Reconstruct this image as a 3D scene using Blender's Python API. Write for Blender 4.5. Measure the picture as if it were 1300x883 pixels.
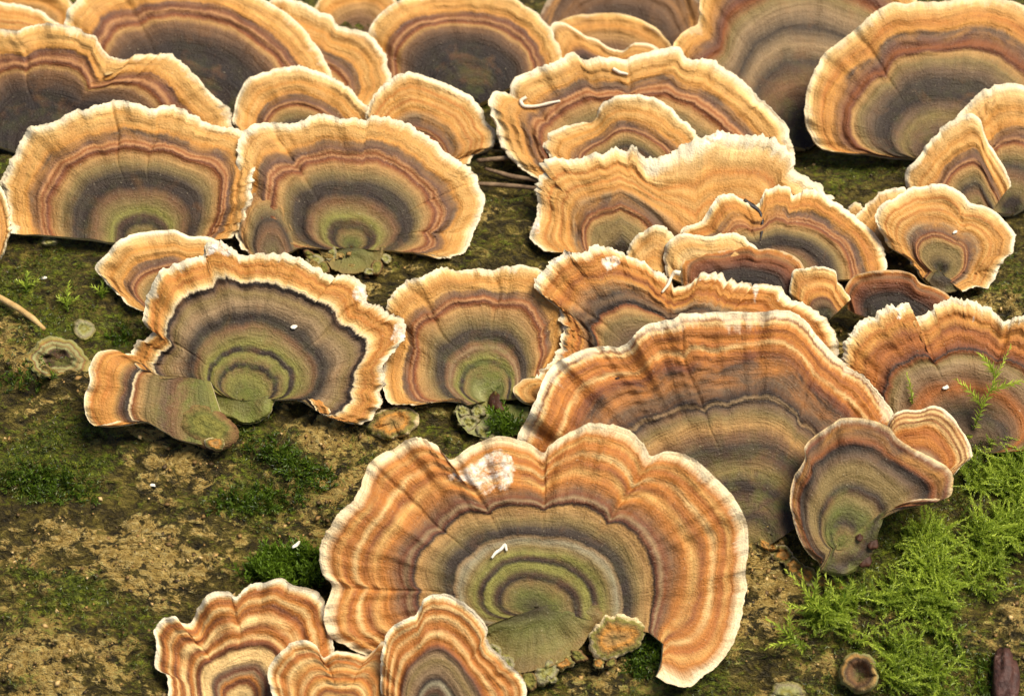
import bpy, math, random
import numpy as np

# ------------------------------------------------------------------ camera, world, sun, exposure
scene = bpy.context.scene
for o in list(bpy.data.objects):
    bpy.data.objects.remove(o)
COL = scene.collection

W0, H0 = 1300.0, 883.0            # the photograph's pixels
FPX = 3250.0                      # focal length in those pixels (90 mm on a 36 mm sensor)
PITCH = math.radians(50.0)        # camera looks down at the log
R_LOG = 0.2365
YC, ZC = -0.1393, -0.6522         # log axis seen from the camera
ca, sa = math.cos(math.pi/2-PITCH), math.sin(math.pi/2-PITCH)
ROT = np.array([[1,0,0],[0,ca,-sa],[0,sa,ca]])
LOGC = np.array([0.0, 0.0, R_LOG-0.012])
CAMLOC = LOGC - ROT @ np.array([0.0, YC, ZC])
def c2w(p):
    return np.asarray(p) @ ROT.T + CAMLOC
def v2w(v):
    return np.asarray(v) @ ROT.T

cam = bpy.data.cameras.new('camera'); camo = bpy.data.objects.new('camera', cam); COL.objects.link(camo)
camo.location = CAMLOC; camo.rotation_euler = (math.pi/2-PITCH, 0, 0)
cam.sensor_width = 36; cam.lens = 90; cam.clip_start = 0.01; cam.clip_end = 100
cam.dof.use_dof = True; cam.dof.focus_distance = 0.45; cam.dof.aperture_fstop = 30
scene.camera = camo

SUN = np.array([0.40, 0.10, 0.90]); SUN /= np.linalg.norm(SUN)
elev = math.asin(SUN[2]); azim = math.atan2(SUN[0], SUN[1])
world = bpy.data.worlds.new('World'); scene.world = world; world.use_nodes = True
wn = world.node_tree; bg = wn.nodes['Background']
sky = wn.nodes.new('ShaderNodeTexSky'); sky.sky_type = 'NISHITA'; sky.sun_disc = False
sky.sun_elevation = elev; sky.sun_rotation = azim
wn.links.new(sky.outputs[0], bg.inputs[0]); bg.inputs[1].default_value = 0.065
sl = bpy.data.lights.new('sun', 'SUN'); so = bpy.data.objects.new('sun', sl); COL.objects.link(so)
sl.energy = 3.8; sl.angle = math.radians(34); sl.color = (1.0, 0.94, 0.81)
from mathutils import Vector
so.rotation_euler = Vector(SUN).to_track_quat('Z', 'Y').to_euler()
so.location = (0.6, 0.2, 1.6)
scene.view_settings.view_transform = 'Standard'; scene.view_settings.look = 'None'
scene.view_settings.gamma = 1; scene.view_settings.exposure = 0.50
scene.view_settings.use_curve_mapping = False
scene.render.engine = 'CYCLES'

# ------------------------------------------------------------------ helpers
def sl2(c):
    c = np.asarray(c, float)/255.0
    return np.where(c <= 0.04045, c/12.92, ((c+0.055)/1.055)**2.4)
def col4(c):
    l = sl2(c); return (float(l[0]), float(l[1]), float(l[2]), 1.0)

def _hash(ix, iy, seed):
    h = (ix.astype(np.int64)*374761393 + iy.astype(np.int64)*668265263 + seed*974634777) & 0xFFFFFFFF
    h = ((h ^ (h >> 13))*1274126177) & 0xFFFFFFFF
    h = h ^ (h >> 16)
    return (h & 0xFFFFFF)/float(0xFFFFFF)
def vnoise(x, y, seed=0):
    x = np.asarray(x, float); y = np.asarray(y, float)
    x, y = np.broadcast_arrays(x, y)
    ix = np.floor(x); iy = np.floor(y); fx = x-ix; fy = y-iy
    fx = fx*fx*fx*(fx*(fx*6-15)+10); fy = fy*fy*fy*(fy*(fy*6-15)+10)
    a = _hash(ix, iy, seed); b = _hash(ix+1, iy, seed); c = _hash(ix, iy+1, seed); d = _hash(ix+1, iy+1, seed)
    return (a*(1-fx)*(1-fy)+b*fx*(1-fy)+c*(1-fx)*fy+d*fx*fy)*2-1
def fbm(x, y, seed=0, octv=4):
    s = 0; a = 1.0; t = 0
    for k in range(octv):
        s = s + a*vnoise(np.asarray(x)*2**k, np.asarray(y)*2**k, seed+17*k); t += a; a *= 0.5
    return s/t
def worley(x, y, seed=0):
    x = np.asarray(x, float); y = np.asarray(y, float)
    ix = np.floor(x); iy = np.floor(y)
    best = np.full(x.shape, 9.0); second = np.full(x.shape, 9.0); idv = np.zeros(x.shape)
    for dx in (-1, 0, 1):
        for dy in (-1, 0, 1):
            cx = ix+dx; cy = iy+dy
            px = cx+_hash(cx, cy, seed); py = cy+_hash(cx, cy, seed+5)
            d = np.hypot(px-x, py-y)
            idv = np.where(d < best, _hash(cx, cy, seed+9), idv)
            second = np.where(d < best, best, np.minimum(second, d))
            best = np.minimum(best, d)
    return best, second, idv
def sstep(a, b, x):
    t = np.clip((np.asarray(x, float)-a)/(b-a), 0, 1); return t*t*(3-2*t)

def log_hit(px, py):
    """camera-space depth where the ray of a photo point meets the smooth log, and the tilt there"""
    py = np.asarray(py, float)
    ry = -(py-H0/2)/FPX
    # |(ry*d - YC, -d - ZC)| = R
    A = ry*ry+1; B = -2*(ry*YC-ZC); C = YC*YC+ZC*ZC-R_LOG**2
    disc = np.maximum(B*B-4*A*C, 0)
    d = (-B-np.sqrt(disc))/(2*A)
    th = np.arctan2(ry*d-YC, -d-ZC)
    return d, th
def ray(px, py):
    px = np.asarray(px, float); py = np.asarray(py, float)
    return np.stack([(px-W0/2)/FPX, -(py-H0/2)/FPX, -np.ones_like(px)], -1)
def log_frame(px, py):
    d, th = log_hit(px, py)
    p = ray(px, py)*np.asarray(d)[..., None]
    n = np.stack([np.zeros_like(th), np.sin(th), np.cos(th)], -1)
    return c2w(p), v2w(n)

def log_xt(px, py):
    """log coordinates: x along the log and arc length round it (from the camera-facing line)"""
    d, th = log_hit(px, py)
    return (np.asarray(px)-W0/2)/FPX*d, th*R_LOG

def polymask(poly, x, y):
    poly = np.asarray(poly, float); inside = np.zeros(np.shape(x), bool)
    n = len(poly); j = n-1
    for i in range(n):
        xi, yi = poly[i]; xj, yj = poly[j]
        c = ((yi > y) != (yj > y)) & (x < (xj-xi)*(y-yi)/((yj-yi) if yj != yi else 1e-9)+xi)
        inside ^= c; j = i
    return inside

def mesh_np(name, verts, quads=None, tris=None):
    me = bpy.data.meshes.new(name)
    verts = np.asarray(verts, np.float32)
    nq = 0 if quads is None else len(quads); nt = 0 if tris is None else len(tris)
    me.vertices.add(len(verts)); me.vertices.foreach_set('co', verts.ravel())
    loops = []
    if nq: loops.append(np.asarray(quads, np.int32).ravel())
    if nt: loops.append(np.asarray(tris, np.int32).ravel())
    loops = np.concatenate(loops)
    me.loops.add(len(loops)); me.loops.foreach_set('vertex_index', loops)
    me.polygons.add(nq+nt)
    st = np.concatenate([np.arange(nq)*4, nq*4+np.arange(nt)*3]).astype(np.int32)
    me.polygons.foreach_set('loop_start', st)
    me.polygons.foreach_set('use_smooth', np.ones(nq+nt, bool))
    me.update(calc_edges=True)
    return me
def set_attr(me, name, arr):
    arr = np.asarray(arr, np.float32)
    if arr.ndim == 2:
        a = me.attributes.new(name, 'FLOAT_VECTOR', 'POINT'); a.data.foreach_set('vector', arr.ravel())
    else:
        a = me.attributes.new(name, 'FLOAT', 'POINT'); a.data.foreach_set('value', arr)
def link(name, me, mat, parent=None):
    o = bpy.data.objects.new(name, me); COL.objects.link(o)
    if mat: me.materials.append(mat)
    if parent: o.parent = parent
    return o
def tag(o, label, cat, group=None, kind=None):
    if label: o['label'] = label
    if cat: o['category'] = cat
    if group: o['group'] = group
    if kind: o['kind'] = kind
    return o
def empty(name, loc):
    o = bpy.data.objects.new(name, None); COL.objects.link(o)
    o.location = tuple(float(v) for v in loc); o.empty_display_size = 0.01
    return o

# ------------------------------------------------------------------ materials
PAL = dict(cream=(243,223,184), ivory=(234,206,156), ltan=(232,190,122), tan=(212,160,88), amber=(196,134,60), orange=(184,114,46),
           dorange=(166,96,40), rust=(136,77,36), redb=(112,64,38), purpb=(108,74,54), dark=(50,36,26), black=(40,30,24),
           greyb=(110,84,58), taupe=(152,122,84), olive=(134,109,62), oliveor=(176,131,74), green=(138,128,60), moss=(108,104,50),
           dgrey=(68,54,40), lgrey=(152,138,106), pink=(182,128,80), brown=(122,86,54), dbrown=(82,58,38), sage=(158,154,100))
class NT:
    def __init__(s, mat):
        mat.use_nodes = True; s.t = mat.node_tree; s.n = s.t.nodes; s.l = s.t.links
        s.b = s.n['Principled BSDF']
    def new(s, typ, **kw):
        x = s.n.new(typ)
        for k, v in kw.items(): setattr(x, k, v)
        return x
    def val(s, sock, v):
        if hasattr(v, 'links') or hasattr(v, 'is_output'): s.l.new(v, sock)
        else: sock.default_value = v
    def math(s, op, a, b=None, clamp=False):
        x = s.new('ShaderNodeMath', operation=op, use_clamp=clamp); s.val(x.inputs[0], a)
        if b is not None: s.val(x.inputs[1], b)
        return x.outputs[0]
    def noise(s, vec, scale, detail=2, rough=0.5, dist=0.0):
        x = s.new('ShaderNodeTexNoise'); s.l.new(vec, x.inputs['Vector'])
        x.inputs['Scale'].default_value = scale; x.inputs['Detail'].default_value = detail
        x.inputs['Roughness'].default_value = rough; x.inputs['Distortion'].default_value = dist
        return x.outputs['Fac']
    def comb(s, x, y, z=0.0):
        c = s.new('ShaderNodeCombineXYZ'); s.val(c.inputs[0], x); s.val(c.inputs[1], y); s.val(c.inputs[2], z)
        return c.outputs[0]
    def ramp(s, fac, stops, interp='LINEAR'):
        r = s.new('ShaderNodeValToRGB'); cr = r.color_ramp; cr.interpolation = interp
        stops = stops[:32]
        while len(cr.elements) < len(stops): cr.elements.new(0.5)
        for e, (p, c) in zip(cr.elements, stops):
            e.position = p; e.color = c if len(c) == 4 else (*c, 1)
        s.l.new(fac, r.inputs[0]); return r.outputs[0]
    def maprange(s, v, a, b, c, d):
        m = s.new('ShaderNodeMapRange'); s.l.new(v, m.inputs[0])
        for i, q in enumerate((a, b, c, d)): m.inputs[i+1].default_value = q
        return m.outputs[0]
    def mix(s, fac, a, b, typ='MIX'):
        m = s.new('ShaderNodeMix', data_type='RGBA', blend_type=typ)
        s.val(m.inputs[0], fac); s.val(m.inputs[6], a); s.val(m.inputs[7], b); return m.outputs[2]
    def bump(s, h, dist, strength=1.0, nrm=None):
        b = s.new('ShaderNodeBump'); b.inputs['Distance'].default_value = dist; b.inputs['Strength'].default_value = strength
        s.l.new(h, b.inputs['Height'])
        if nrm is not None: s.l.new(nrm, b.inputs['Normal'])
        return b.outputs[0]

def parse(rs):
    out = []
    for tok in rs.split(','):
        p, k = tok.split(); out.append((float(p), col4(PAL[k])))
    return out
def cap_material(name, rs, seed, green=0.25, stria=0.30, streak=0.30, wob=0.03, rough=0.62, avg='amber', line=0.7, rimc=0.0, scar=False):
    m = bpy.data.materials.new(name); N = NT(m)
    at = N.new('ShaderNodeAttribute', attribute_name='zone')
    sp = N.new('ShaderNodeSeparateXYZ'); N.l.new(at.outputs['Vector'], sp.inputs[0])
    x, y, u = sp.outputs
    tc = N.new('ShaderNodeTexCoord'); P = tc.outputs['Object']
    v1 = N.comb(N.math('MULTIPLY', x, 0.022), N.math('MULTIPLY', y, 0.012), seed*3.7)
    v2 = N.comb(N.math('MULTIPLY', x, 0.26), N.math('MULTIPLY', y, 0.075), seed*1.3)
    v3 = N.comb(N.math('MULTIPLY', x, 0.012), N.math('MULTIPLY', y, 0.20), seed*2.1)
    v4 = N.comb(N.math('MULTIPLY', x, 0.07), N.math('MULTIPLY', y, 0.012), seed*4.1)
    wobn = N.noise(v1, 1.0, 3, 0.55); fine = N.noise(v2, 1.0, 4, 0.65, 0.7); st = N.noise(v3, 1.0, 3, 0.6, 0.5); strk = N.noise(v4, 1.0, 2, 0.5)
    u2 = N.math('ADD', u, N.math('MULTIPLY', N.math('SUBTRACT', wobn, 0.5), wob*2))
    u2 = N.math('ADD', u2, N.math('MULTIPLY', N.math('SUBTRACT', fine, 0.5), 0.022))
    c = N.ramp(u2, parse(rs))
    v5 = N.comb(N.math('MULTIPLY', x, 0.016), N.math('MULTIPLY', y, 0.05), seed*5.3)
    fade = N.maprange(N.noise(v5, 1.0, 3, 0.6, 0.4), 0.42, 0.66, 0.0, 0.75)
    fade = N.math('MULTIPLY', fade, N.math('MULTIPLY', N.maprange(u, line+0.02, line+0.10, 0.0, 1.0), N.maprange(u, 0.93, 0.97, 1.0, 0.0)))
    c = N.mix(fade, c, col4(PAL[avg]))
    g = N.maprange(st, 0.30, 0.70, 1-stria, 1+stria)
    f = N.maprange(fine, 0.30, 0.70, 1-streak, 1+streak)
    f2 = N.maprange(strk, 0.30, 0.72, 1.05, 0.92)
    mm = N.math('MULTIPLY', N.math('MULTIPLY', g, f), f2)
    gc = N.new('ShaderNodeCombineColor'); 
    N.l.new(mm, gc.inputs[0]); N.l.new(N.math('POWER', mm, 1.12), gc.inputs[1]); N.l.new(N.math('POWER', mm, 1.25), gc.inputs[2])
    c = N.mix(1.0, c, gc.outputs[0], 'MULTIPLY')
    spk = N.noise(P, 2600, 2, 0.6)
    bl = N.noise(P, 190, 4, 0.6, 0.4)
    c = N.mix(N.maprange(bl, 0.54, 0.75, 0.0, 0.35), c, col4((146,96,50)))
    # algae on the old inner zones
    ag = N.math('MULTIPLY', N.maprange(N.noise(P, 260, 4, 0.65), 0.45, 0.68, 0, 1), N.maprange(u, 0.05, 0.62, green*2.2, 0.0), clamp=True)
    c = N.mix(ag, c, col4((118,122,48)))
    pale = N.maprange(spk, 0.66, 0.78, 0.0, 0.35)
    c = N.mix(pale, c, col4((226,206,168)))
    if rimc > 0:
        rw = N.maprange(N.noise(N.comb(N.math('MULTIPLY', x, 0.035), 0.0, seed*6.1), 1.0, 3, 0.6), 0.36, 0.70, 0.004, 0.085)
        rf = N.math('SUBTRACT', N.math('ADD', u, N.math('MULTIPLY', N.math('SUBTRACT', N.noise(N.comb(N.math('MULTIPLY', x, 0.22), N.math('MULTIPLY', y, 0.10), seed), 1.0, 3, 0.65), 0.5), 0.09)), N.math('SUBTRACT', 1.0, rw))
        c = N.mix(N.maprange(rf, -0.004, 0.03, 0.0, rimc), c, col4((247,228,190)))
    if scar:
        fa = N.new('ShaderNodeAttribute', attribute_name='fade').outputs['Fac']
        sn = N.noise(P, 240, 8, 0.72, 0.5)
        sf = N.maprange(N.math('ADD', sn, N.math('MULTIPLY', N.math('SUBTRACT', fa, 0.80), 0.30)), 0.45, 0.58, 0.0, 1.0)
        c = N.mix(sf, c, N.ramp(N.noise(P, 900, 4, 0.6), [(0.35, col4((214,168,122))), (0.5, col4((240,216,184))), (0.62, col4((250,238,218)))]))
    N.l.new(c, N.b.inputs['Base Color'])
    N.b.inputs['Roughness'].default_value = rough
    N.b.inputs['Specular IOR Level'].default_value = 0.35
    h = N.math('ADD', N.math('MULTIPLY', fine, 0.38), N.math('MULTIPLY', st, 0.85))
    h = N.math('ADD', h, N.math('MULTIPLY', spk, 0.6))
    N.l.new(N.bump(h, 0.00045, 0.85), N.b.inputs['Normal'])
    return m

def simple_mat(name, stops, scale, rough=0.7, detail=4, bump=0.0003, bscale=None, spec=0.3, dist=0.3):
    m = bpy.data.materials.new(name); N = NT(m)
    tc = N.new('ShaderNodeTexCoord'); P = tc.outputs['Object']
    n = N.noise(P, scale, detail, 0.62, dist)
    c = N.ramp(n, [(p, col4(k)) for p, k in stops])
    N.l.new(c, N.b.inputs['Base Color']); N.b.inputs['Roughness'].default_value = rough
    N.b.inputs['Specular IOR Level'].default_value = spec
    if bump: N.l.new(N.bump(N.noise(P, bscale or scale*3, 3, 0.6), bump, 0.8), N.b.inputs['Normal'])
    return m

M_PORE = simple_mat('pore_surface_cream', [(0.3, (206,180,130)), (0.7, (238,218,176))], 900, 0.8, 3, 0.0002, 3500)
M_SCAR = simple_mat('torn_white_flesh', [(0.34, (156,84,38)), (0.44, (206,128,66)), (0.50, (238,196,150)), (0.56, (250,236,214)), (0.8, (255,248,234))], 200, 0.75, 7, 0.0004, 700, dist=1.6)
M_FLESH = simple_mat('torn_cream_edge', [(0.32, (222,160,88)), (0.46, (246,222,176)), (0.7, (255,244,220))], 420, 0.8, 4, 0.0005, 1500)
M_RESIN = simple_mat('dark_resin', [(0.3, (44,24,14)), (0.7, (86,50,28))], 400, 0.6, 3, 0.0003, 700, spec=0.25)
M_STRAW = simple_mat('dry_straw', [(0.3, (176,134,76)), (0.7, (216,180,118))], 500, 0.6, 3, 0.0002, 1500)
M_TWIG = simple_mat('weathered_twig', [(0.3, (70,50,34)), (0.7, (150,122,92))], 400, 0.7, 3, 0.0002, 1500)
M_CHIP = simple_mat('dark_bark_chip', [(0.3, (46,28,24)), (0.6, (88,56,46)), (0.8, (150,120,104))], 420, 0.6, 4, 0.0006, 700)
M_FLECK = simple_mat('pale_fleck', [(0.3, (236,220,190)), (0.7, (255,246,228))], 600, 0.6, 3, 0.0002, 1500)
M_THREAD = simple_mat('pale_thread', [(0.3, (236,214,176)), (0.7, (252,240,214))], 600, 0.6, 3, 0.0001, 1500)
M_CRACK = simple_mat('black_wet_crack', [(0.3, (24,18,16)), (0.7, (50,38,34))], 600, 0.35, 3, 0.0003, 1200)

def leaf_mat(name, a, b, trans=0.35):
    m = bpy.data.materials.new(name); N = NT(m)
    at = N.new('ShaderNodeAttribute', attribute_name='tint')
    c = N.ramp(at.outputs['Fac'], [(0.0, col4((118,96,42))), (0.05, col4((110,100,36))), (0.12, col4(a)), (1.0, col4(b))])
    N.l.new(c, N.b.inputs['Base Color']); N.b.inputs['Roughness'].default_value = 0.38
    N.b.inputs['Specular IOR Level'].default_value = 0.5
    tr = N.new('ShaderNodeBsdfTranslucent'); N.l.new(c, tr.inputs[0])
    mx = N.new('ShaderNodeMixShader'); mx.inputs[0].default_value = trans
    N.l.new(N.b.outputs[0], mx.inputs[1]); N.l.new(tr.outputs[0], mx.inputs[2])
    N.l.new(mx.outputs[0], N.n['Material Output'].inputs['Surface'])
    return m
M_MOSS = leaf_mat('feather_moss', (84,116,14), (226,238,96), .42)
M_MOSSD = leaf_mat('dark_moss', (44,62,12), (126,154,40))
M_MOSSL = leaf_mat('low_moss', (62,72,18), (136,146,48), 0.2)

def log_material():
    m = bpy.data.materials.new('mossy_bark'); N = NT(m)
    tc = N.new('ShaderNodeTexCoord'); P = tc.outputs['Object']
    at = N.new('ShaderNodeAttribute', attribute_name='cover'); sp = N.new('ShaderNodeSeparateXYZ'); N.l.new(at.outputs['Vector'], sp.inputs[0])
    tanm, mossm, cell = sp.outputs
    mp = N.new('ShaderNodeMapping'); N.l.new(P, mp.inputs[0]); mp.inputs['Scale'].default_value = (0.6, 1, 1)
    Q = mp.outputs[0]
    n1 = N.noise(Q, 520, 5, 0.72, 0.6); n2 = N.noise(Q, 1300, 4, 0.7, 0.3); n3 = N.noise(Q, 130, 4, 0.6)
    base = N.ramp(n1, [(0.30, col4((36,29,12))), (0.46, col4((82,68,26))), (0.58, col4((132,114,46))), (0.74, col4((188,160,76)))])
    tanc = N.ramp(n2, [(0.28, col4((116,86,34))), (0.43, col4((190,152,74))), (0.58, col4((228,192,110))), (0.75, col4((248,224,160)))])
    vo = N.new('ShaderNodeTexVoronoi'); N.l.new(Q, vo.inputs['Vector']); vo.inputs['Scale'].default_value = 560; vo.inputs['Randomness'].default_value = 1.0
    vd = vo.outputs['Distance']
    tf = N.math('ADD', tanm, N.math('MULTIPLY', N.math('SUBTRACT', n1, 0.5), 2.6))
    tf = N.math('ADD', tf, N.math('MULTIPLY', N.math('SUBTRACT', n2, 0.5), 1.6))
    tf = N.math('ADD', tf, N.math('MULTIPLY', N.math('SUBTRACT', 0.42, vd), 0.9))
    c = N.mix(N.maprange(tf, 0.44, 0.66, 0, 1), base, tanc)
    gc = N.ramp(n2, [(0.32, col4((40,48,8))), (0.48, col4((92,106,20))), (0.66, col4((166,174,50)))])
    mf = N.math('ADD', mossm, N.math('MULTIPLY', N.math('SUBTRACT', n2, 0.5), 2.2))
    mf = N.math('ADD', mf, N.math('MULTIPLY', N.math('SUBTRACT', n3, 0.5), 1.0))
    c = N.mix(N.maprange(mf, 0.35, 0.85, 0, 0.9), c, gc)
    N.l.new(c, N.b.inputs['Base Color'])
    N.l.new(N.maprange(n2, 0.35, 0.7, 0.72, 0.42), N.b.inputs['Roughness']); N.b.inputs['Specular IOR Level'].default_value = 0.35
    h = N.math('ADD', N.math('MULTIPLY', n1, 0.9), N.math('MULTIPLY', n2, 0.7))
    h = N.math('SUBTRACT', h, N.math('MULTIPLY', vd, 0.35))
    N.l.new(N.bump(h, 0.0042, 1.0), N.b.inputs['Normal'])
    return m

# ------------------------------------------------------------------ the ground and the log
def build_ground():
    n = 90; g = np.linspace(-5, 5, n); X, Y = np.meshgrid(g, g, indexing='ij')
    Z = 0.03*fbm(X*1.2, Y*1.2, 3, 4) - 0.02
    Z = np.where(np.abs(Y) < 0.3, np.minimum(Z, -0.004), Z)
    idx = np.arange(n*n).reshape(n, n)
    q = np.stack([idx[:-1,:-1], idx[1:,:-1], idx[1:,1:], idx[:-1,1:]], -1).reshape(-1, 4)
    me = mesh_np('forest_floor', np.stack([X, Y, Z], -1).reshape(-1, 3), q)
    mat = simple_mat('leaf_litter', [(0.3, (46,32,20)), (0.5, (92,62,36)), (0.7, (134,96,58))], 22, 0.9, 6, 0.02, 60)
    o = link('ground', me, mat); o['kind'] = 'structure'
build_ground()

MOSSY = [  # photo-point ellipses where the bark is greener: cx, cy, rx, ry, weight
    (60,620,90,26,.9),(110,600,60,22,.7),(370,590,80,30,.9),(320,638,80,18,.8),(230,655,60,20,.5),(40,330,90,40,.7),
    (60,400,120,50,.5),(160,520,120,36,.6),(90,740,120,40,.7),(150,800,60,50,.6),(640,300,80,40,.3),(880,880,90,30,.5),
    (1080,220,100,40,.5),(330,540,50,40,.5),(820,830,40,30,.9),(1200,700,140,160,.8),(60,560,70,50,.6)]
TANNY = [(40,680,90,40,.9),(170,705,110,34,.9),(60,830,80,50,.9),(30,500,60,50,.6),(240,600,110,40,.5),(400,555,60,40,.8),(440,600,60,50,.9),
    (300,790,40,30,.3),(970,780,60,70,.9),(30,760,50,30,.7),(190,600,60,24,.6),(150,860,70,30,.6),(620,280,50,20,.4),(1280,790,50,60,.8),(200,740,70,30,.7),(500,660,90,50,.5),(760,860,80,30,.4)]
def log_relief(x, a):
    """bark relief in metres and the cover masks, from log coordinates (x along, a arc length)"""
    th = a/R_LOG
    d = -(ZC+R_LOG*np.cos(th)); px = W0/2 + x*FPX/d; py = H0/2 - (YC+R_LOG*np.sin(th))*FPX/d
    wx = x+0.004*fbm(x*90, a*90, 61, 3); wa = a+0.004*fbm(x*90, a*90, 62, 3)
    big = fbm(wx*38, wa*70, 11, 4)
    mid = fbm(wx*150, wa*260, 12, 4)
    f1, f2, idv = worley(wx*330, wa*470, 13)
    crack = 1-sstep(0.02, 0.16, f2-f1)
    fine = fbm(x*900, a*900, 14, 3)
    tan = 0.31+0.46*fbm(wx*55, wa*95, 21, 4)+0.75*fbm(wx*190, wa*330, 23, 4)+0.25*(idv-0.5)
    mos = 0.30+0.50*fbm(wx*48, wa*80, 22, 4)+0.35*fbm(wx*260, wa*330, 24, 3)
    for L, sgn in ((TANNY, 1), (MOSSY, 0)):
        for cx, cy, rx, ry, w in L:
            e = np.exp(-(((px-cx)/rx)**2+((py-cy)/ry)**2))*w
            if sgn: tan = tan+0.6*e; mos = mos-0.35*e
            else: mos = mos+0.55*e; tan = tan-0.55*e
    top = sstep(420, 250, py)
    tan = tan-0.35*top; mos = mos+0.05*top
    lump = (0.5-f1)*1.0+0.25*(idv-0.5)
    h = 0.0022*big+0.0015*mid+0.0017*lump*sstep(0.0, 0.6, tan+0.25*idv)-0.0006*crack*sstep(-0.2, 0.3, mid)+0.00022*fine+0.0005*(sstep(.1, .7, tan))
    return h, tan, mos, idv
def build_log():
    fx = np.arange(-0.125, 0.1251, 0.00055)
    xs = np.concatenate([np.linspace(-0.55, -0.126, 60), fx, np.linspace(0.126, 0.55, 60)])
    t0, t1 = math.radians(14), math.radians(82)
    fa = np.concatenate([np.arange(t0, math.radians(48), 0.00055/R_LOG), np.arange(math.radians(48), t1, 0.0008/R_LOG)])
    ths = np.concatenate([fa, np.linspace(t1+0.005, t0+2*math.pi-0.005, 110)])
    X, T = np.meshgrid(xs, ths, indexing='ij')
    h, tan, mos, idv = log_relief(X, T*R_LOG)
    rr = R_LOG + h*np.where((T > t1) & (T < t0+2*math.pi), 1.0, 1.0)
    P = np.stack([X, rr*np.sin(T), rr*np.cos(T)], -1)      # camera axes, centred on the log axis
    V = P.reshape(-1, 3) @ ROT.T
    nx, na = X.shape; idx = np.arange(nx*na).reshape(nx, na); nxt = np.roll(idx, -1, axis=1)
    q = np.stack([idx[:-1], idx[1:], nxt[1:], nxt[:-1]], -1).reshape(-1, 4)[:, ::-1]
    me = mesh_np('log', V, q); set_attr(me, 'cover', np.stack([tan, mos, idv], -1).reshape(-1, 3))
    root = empty('log', (LOGC[0], LOGC[1], LOGC[2]))
    tag(root, 'thick mossy rotting log that all the brackets grow on', 'log')
    link('bark', me, log_material(), root)
    endm = simple_mat('sawn_end_wood', [(0.3, (120,86,50)), (0.7, (176,136,88))], 60, 0.85, 5, 0.001, 300)
    for s, row in ((-1, 0), (1, nx-1)):
        ring = V[idx[row]]; c = ring.mean(0)+np.array([s*0.004, 0, 0]); k = len(ring)
        tr = np.stack([np.full(k, k), np.arange(k), (np.arange(k)+1) % k], -1)
        if s < 0: tr = tr[:, ::-1]
        link('end_grain', mesh_np('end_grain', np.vstack([ring, c]), None, tr), endm, root)
    return root
LOG = build_log()

# ------------------------------------------------------------------ brackets
def catmull(pts, n_per=14):
    P = np.asarray(pts, float)
    Q = np.vstack([2*P[0]-P[1], P, 2*P[-1]-P[-2]])
    out = []
    for i in range(1, len(Q)-2):
        p0, p1, p2, p3 = Q[i-1], Q[i], Q[i+1], Q[i+2]
        # centripetal-ish: limit tangents on uneven spacing
        d1 = np.linalg.norm(p2-p1)+1e-9; d0 = np.linalg.norm(p1-p0)+1e-9; d2 = np.linalg.norm(p3-p2)+1e-9
        m1 = (p2-p0)/(d0+d1)*d1; m2 = (p3-p1)/(d1+d2)*d1
        t = np.linspace(0, 1, n_per, endpoint=False)[:, None]
        out.append((2*t**3-3*t**2+1)*p1+(t**3-2*t**2+t)*m1+(-2*t**3+3*t**2)*p2+(t**3-t**2)*m2)
    out.append(Q[-2][None]); return np.vstack(out)
def resample(P, n):
    s = np.concatenate([[0], np.cumsum(np.hypot(*np.diff(P, axis=0).T))])
    t = np.linspace(0, s[-1], n)
    return np.stack([np.interp(t, s, P[:, 0]), np.interp(t, s, P[:, 1])], -1), s[-1]
def smooth1(a, sig):
    if sig < 0.5: return a.copy()
    r = int(sig*3)+1; k = np.exp(-0.5*(np.arange(-r, r+1)/sig)**2); k /= k.sum()
    out = np.empty_like(a)
    for c in range(a.shape[1]):
        v = a[:, c]; pad = np.concatenate([2*v[0]-v[1:r+1][::-1], v, 2*v[-1]-v[-r-1:-1][::-1]]) if len(v) > r+1 else np.pad(v, r, mode='edge')
        out[:, c] = np.convolve(pad, k, 'valid')[:len(v)]
    return out

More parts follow.
